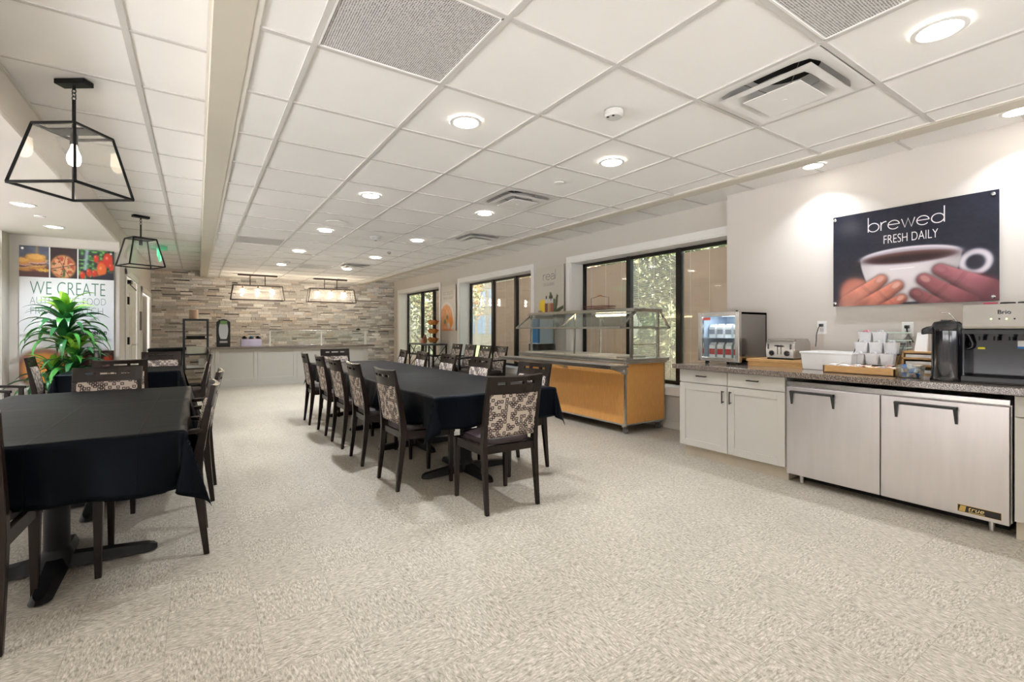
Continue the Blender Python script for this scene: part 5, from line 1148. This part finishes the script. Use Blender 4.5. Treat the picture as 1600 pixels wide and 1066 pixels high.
# big food poster
px0,px1,pz0,pz1=-1.818,-.923,.43,2.23; PH=pz1-pz0; PWd=px1-px0
def food(u,v):
    A=np.zeros(u.shape+(3,)); A[:]=(226,228,232); A+=(noise(u,v,5,3)[...,None]-.5)*8
    ph=(2.23-1.845)/PH; top=1-ph
    a=(v>top)
    # burger photo
    k=a&(u<.30); n=noise(u,v*2,26,5); B=np.zeros_like(A); B[:]=(88,92,112); vv=(v-top)/ph; B+=(n[...,None]-.5)*24
    B=mixc(B,(150,124,100),sm(np.maximum(np.abs(u-.175)-.012,.5-vv),.004)); B=mixc(B,(78,40,36),sm(vv-.36,.02)); B=mixc(B,(120,60,48),sm(np.abs(vv-.22)-.03,.01)*(u*0+1))
    yy=vv*.21
    for cx,sc in ((.165,1.0),(.02,.8)):
        for cy,rx,ry,c_ in ((.060,.105,.020,(190,126,60)),(.072,.110,.012,(222,190,120)),(.080,.105,.014,(112,60,48)),(.090,.112,.010,(226,214,206)),(.096,.095,.010,(196,86,72)),(.104,.108,.009,(236,206,120)),(.118,.108,.030,(214,150,66)),(.126,.085,.018,(232,178,96))):
            d=ell(u,yy,cx,.012+cy*sc,rx*sc,ry*sc); B=mixc(B,c_,sm(d+(noise(u,v*2,60,7)-.5)*.006,.0015))
    B=mixc(B,(222,176,70),sm(ell(u,yy,.24,.048,.055,.010)+(noise(u,v*2,70,17)-.5)*.01,.002)); B=mixc(B,(190,130,60),sm(ell(u,yy,.07,.046,.05,.008),.002))
    A[k]=B[k]
    k=a&(u>.31)&(u<.595); B=np.zeros_like(A); B[:]=(44,24,24); yy=vv*.225; d=ell(u,yy,.445,.085,.135,.088); B=mixc(B,(190,128,72),sm(d,.003)); d=ell(u,yy,.445,.085,.118,.076); T=mixc(B,(216,158,116),sm(d,.003)); n=noise(u,v*2,40,8)
    T=mixc(T,(168,60,40),(n>.6)*sm(d,.003)*.8); T=mixc(T,(60,90,44),(noise(u,v*2,22,9)>.8)*sm(d,.003)*.8); B=T
    for ang in (.15,1.25,2.3): d=np.abs((u-.445)*math.sin(ang)-(yy-.085)*math.cos(ang))-.002; B=mixc(B,(50,26,22),sm(d,.001)*(ell(u,yy,.445,.085,.135,.088)<0))
    A[k]=B[k]
    k=a&(u>.607); B=np.zeros_like(A); B[:]=(34,44,48); n=noise(u,v*2,34,10); B=mixc(B,(58,116,56),(n>.42)*.9*(vv>.12)); B=mixc(B,(110,170,90),(n>.68)*.9)
    d=np.abs(u-.70+.03*(1-vv))-.018; B=mixc(B,(176,200,214),sm(d,.006)*.8*(vv>.3))
    for cx,cy,r_ in ((.93,.155,.055),(.86,.10,.05),(.86,.075,.055),(.72,.05,.03),(.78,.045,.03),(.65,.03,.03),(.80,.16,.03),(.97,.10,.03)):
        d=ell(u,vv*.225,cx,cy,r_,r_); B=mixc(B,(208,54,30) if (cx,cy)!=(.86,.075) else (226,104,40),sm(d,.003)); B=mixc(B,(250,170,140),sm(ell(u,vv*.225,cx-.012,cy+.015,r_*.25,r_*.2),.003)*.7)
    d=vv-(.02+.55*(u-.70)*(u>.7)*1.6-.0); B=mixc(B,(24,26,44),sm(d,.01)*(u>.66)); A[k]=B[k]
    # lower pictures
    d=ell(u,v,.24,.155,.26,.125); A=mixc(A,(130,84,66),sm(d-.012,.006)); A=mixc(A,(226,146,48),sm(d+.02,.006)); 
    k=(u>.55)&(v<.27)&(v>.03); B=np.zeros_like(A); B[:]=(70,30,34); n=noise(u,v*2,30,12); B=mixc(B,(120,110,90),(n>.7)*.8); B=mixc(B,(206,64,34),sm(ell(u,v,.93,.20,.055,.032),.004)); B=mixc(B,(200,60,36),sm(ell(u,v,.62,.255,.05,.014),.004)); B=mixc(B,(196,196,200),sm(np.maximum(np.abs(u-.80)-.016,np.abs(v-.21)-.05),.003)); A[k]=B[k]
    d=np.abs(ell(u,v,.18,.02,.12,.035))-.003; A=mixc(A,(130,122,122),sm(d,.003)); return A
c=thing('food_poster','tall wall poster with burger, pizza and tomato pictures above the words WE CREATE','poster',((px0+px1)/2,8.2,pz0))
m=MB(); m.box(px0,px1,8.17,8.178,pz0,pz1); m.box(px0+.05,px0+.07,8.178,8.2,pz0+.1,pz1-.1); m.box(px1-.07,px1-.05,8.178,8.2,pz0+.1,pz1-.1); build('panel',m,wp,c,world=True)
art('printed_face',230,420,food,(px0,8.1695,pz0),(PWd,0,0),(0,0,PH),print_mat,c)
grn=mat('deep_green_lettering',rgb(70,120,100),.5); gry=mat('green_grey_lettering',rgb(110,134,130),.5)
def pz(py): return zof(py,-1.3,8.17)
text('headline_lettering','WE CREATE',.245,grn,c,(xon(46,8.168),8.1685,1.63),RYm,sx=.545,offset=-.0035)
text('second_line_lettering','AUTHENTIC FOOD',.135,gry,c,(xon(46,8.168),8.1685,1.51),RYm,sx=.62,offset=-.003)
text('third_line_lettering','FROM SCRATCH',.135,gry,c,(xon(46,8.168),8.1685,1.385),RYm,sx=.70,offset=-.003)
text('small_line_lettering','taste the difference',.085,mat('charcoal_lettering',rgb(60,64,66),.5),c,(px1-.07,8.1685,1.13),RYm,sx=.86,align='RIGHT',offset=.001)
for x in (px0+.03,px1-.03): m=MB(); m.lathe([(.014,0),(.014,.006)],seg=14); m.v=[(x+p[0],8.169-p[2],pz1-.035+p[1]) for p in m.v]; build('stand_off',m,chrome,c,world=True)
# small frame on the door wall
m=MB(); m.box(XL,XL+.03,10.78,10.98,1.18,1.52); o=build('wall_notice',m,mat('grey_notice',rgb(120,116,114),.4),bevel=.003,loc=(XL,10.88,1.18)); tag(o,'small grey wall-mounted notice holder between the two door frames','notice')
# =============== PLANT =================
c=thing('potted_corn_plant','bushy green potted corn plant standing in front of the food poster','plant',(-1.35,7.88,0))
m=MB(); m.lathe([(.14,0),(.19,.32),(.20,.33),(.18,.33),(.17,.28),(0,.28)],seg=28); build('pot',m,mat('dark_pot',rgb(70,60,54),.5),c,smooth=True)
m=MB(); m.lathe([(.165,.281),(0,.285)],seg=20); build('soil',m,mat('soil',rgb(60,46,36),.9,bump=.5),c)
canes=((0,.02,1.36),(.09,-.05,.92),(-.09,-.04,.70))
for x,y,h in canes: m=MB(); m.tube([(x*.6,y*.6,.28),(x,y,h*.6),(x*1.1,y,h)],[.018,.016,.012],10); build('cane',m,mat('cane_bark',rgb(150,130,100),.8,bump=.3),c,smooth=True)
gm=[mat('leaf_dark_green',rgb(44,104,56),.3,var=.15),mat('leaf_mid_green',rgb(70,142,60),.3,var=.15),mat('leaf_bright_green',rgb(150,206,66),.35,var=.12)]
r=random.Random(11)
for ci,(x,y,h) in enumerate(canes):
    nl=(64,40,34)[ci]
    for k in range(nl):
        t_=k/nl; z0_=h-.42*(1-t_)*(1 if ci==0 else .8); a=k*2.4+ci; L=r.uniform(.50,.70)*(1 if ci==0 else .85)*(1-.3*t_); up=math.radians(42+38*t_+r.uniform(-14,10)); w_=r.uniform(.026,.036)
        m=MB(); p=Vector((x*1.1,y,z0_)); d=Vector((math.cos(a),math.sin(a),0)); sd=Vector((-math.sin(a),math.cos(a),0)); ang=up; n_=9; st_=L/n_; tw=r.uniform(-.5,.5)
        for q in range(n_+1):
            f=q/n_; wd_=w_*(.35+.9*math.sin(PI*min(1,f*.75+.12)))*(1-f**4)+.001; zz=Vector((0,0,1)); nrm=(zz*math.cos(ang)-d*math.sin(ang)); s2=(sd*math.cos(tw*f)+nrm*math.sin(tw*f))
            m.v+= [tuple(p-s2*wd_+nrm*wd_*.3),tuple(p),tuple(p+s2*wd_+nrm*wd_*.3)]
            if q<n_: m.f+=[(3*q,3*q+1,3*q+4,3*q+3),(3*q+1,3*q+2,3*q+5,3*q+4)]
            p=p+(d*math.cos(ang)+zz*math.sin(ang))*st_; ang-=math.radians(r.uniform(13,21))*(1.15-.45*t_)*(.5+f)
        m.v=[(p_[0],p_[1]*(.42 if p_[1]>0 else 1),max(.02,p_[2])) for p_ in m.v]
        build('leaf',m,gm[2] if t_>.82 else gm[r.random()<.4],c,smooth='all')
# =============== OUTDOORS =================
GZ=-.15
m=MB(); m.box(5.12,60,-30,50,GZ-.2,GZ); o=build('lawn',m,mat('grass_lawn',rgb(104,112,70),.95,bump=.5,bscale=30,var=.3,vscale=3)); o['kind']='structure'; 
m=MB(); m.box(-40,60,-40,-3.4,GZ-.2,GZ-.01); o=build('bounce_forecourt',m,mat('bounce_paving',rgb(206,203,198),.9)); o['kind']='structure'  # unseen pale ground added to bounce sunlight up to the ceiling
m=MB(); m.box(-40,-3.8,-3.4,30,GZ-.2,GZ-.01); o=build('bounce_terrace',m,MATS['bounce_paving']); o['kind']='structure'  # unseen ground added at the left for more upward bounce light
m=MB(); m.box(8.0,9.6,-20,40,GZ,GZ+.02); o=build('garden_path',m,mat('path_concrete',rgb(140,138,134),.9)); o['kind']='structure'
def bush(name,x,y,z,rx,ry,rz,n,cols,label,cat,trunk=0,seed=1,size=.12,group=None):
    t=thing(name,label,cat,(x,y,GZ),0,group); r=random.Random(seed)
    if trunk: m=MB(); m.tube([(0,0,0),(.05,.03,trunk*.5),(0,0,trunk),(.05,.1,z)],[.12,.10,.08,.03],10); build('trunk',m,mat('bark',rgb(96,82,70),.9,bump=.6),t,smooth=True)
    for ci,cl in enumerate(cols):
        m=MB()
        for k in range(n//len(cols)):
            u_=r.uniform(-1,1); a=r.uniform(0,2*PI); q=r.uniform(.55,1)**.4*(1+.18*math.sin(3*a+seed)*math.cos(4*u_)); s=math.sqrt(1-u_*u_)
            c_=Vector((rx*q*s*math.cos(a),ry*q*s*math.sin(a),z+rz*q*u_)); d1=Vector((r.uniform(-1,1),r.uniform(-1,1),r.uniform(-1,1))).normalized(); d2=d1.cross(Vector((r.uniform(-1,1),r.uniform(-1,1),r.uniform(-1,1)))).normalized(); l=size*r.uniform(.6,1.2)
            m.add([c_-d1*l,c_+d2*l*.5,c_+d1*l,c_-d2*l*.5],[(0,1,2,3)])
        build('foliage',m,cl,t)
    return t
G=[mat('foliage_green',rgb(100,110,74),.8,var=.2),mat('foliage_pale',rgb(150,152,112),.8,var=.2),mat('foliage_dark',rgb(54,64,44),.8,var=.2)]; Yl=[mat('foliage_yellow',rgb(168,136,80),.8,var=.2),mat('foliage_orange',rgb(156,112,80),.8,var=.2)]
gb_='trees and bushes in the garden'
bush('garden_tree',12.2,9.3,3.6,2.0,2.0,2.3,9000,[G[0],G[1],G[2]],'leafy green garden tree seen through the middle pane of the nearest window','tree',2.2,1,.10,gb_)
bush('garden_shrub',8.6,6.4,.9,1.0,1.0,.9,4000,[G[1],G[0]],'low pale green shrub below the tree outside the nearest window','shrub',0,2,.08,gb_)
bush('garden_tree',13.0,15.2,3.4,2.2,2.4,2.2,6000,[Yl[0],G[1],Yl[1]],'yellow and orange autumn tree outside the middle window','tree',2.0,3,.10,gb_)
bush('garden_shrub',9.6,11.9,1.0,1.0,1.2,1.0,4000,[G[1],G[0]],'round green shrub under the autumn tree outside the middle window','shrub',0,4,.08,gb_)
bush('garden_tree',9.0,21.5,2.3,1.5,2.2,2.4,6000,[G[0],G[2],G[1]],'dense green tree outside the farthest window, left pane','tree',1.2,5,.10,gb_)
bush('garden_tree',13.6,28.0,4.0,2.6,2.6,2.2,4000,[Yl[1],G[1]],'reddish autumn tree behind the green tree outside the farthest window','tree',2.4,6,.12,gb_)
bush('garden_tree',20,14.5,4.2,3.5,3.5,3.2,7000,[G[2],G[0],G[1]],'big dark tree far back in the garden','tree',2.2,7,.16,gb_)
c=thing('office_building','pale office building with a grid of blue windows beyond the autumn tree','building',(24,33,GZ))
m=MB(); m.box(-4,4,-7,7,0,12); build('facade',m,mat('pale_facade',rgb(150,140,130),.8),c)
for k in range(5):
    for j in range(7): 
        m=MB(); m.box(-4.05,-3.98,-6.4+1.85*j,-5.1+1.85*j,1+2.2*k,2.5+2.2*k); build('window',m,mat('blue_glass',rgb(130,150,180),.1),c)
# behind the camera only added openings, canopies, paving and sky blockers shape the daylight
for o in bpy.data.objects:
    if o.type=='MESH' and o.parent is None and 'label' not in o and 'kind' not in o: o['kind']='structure'
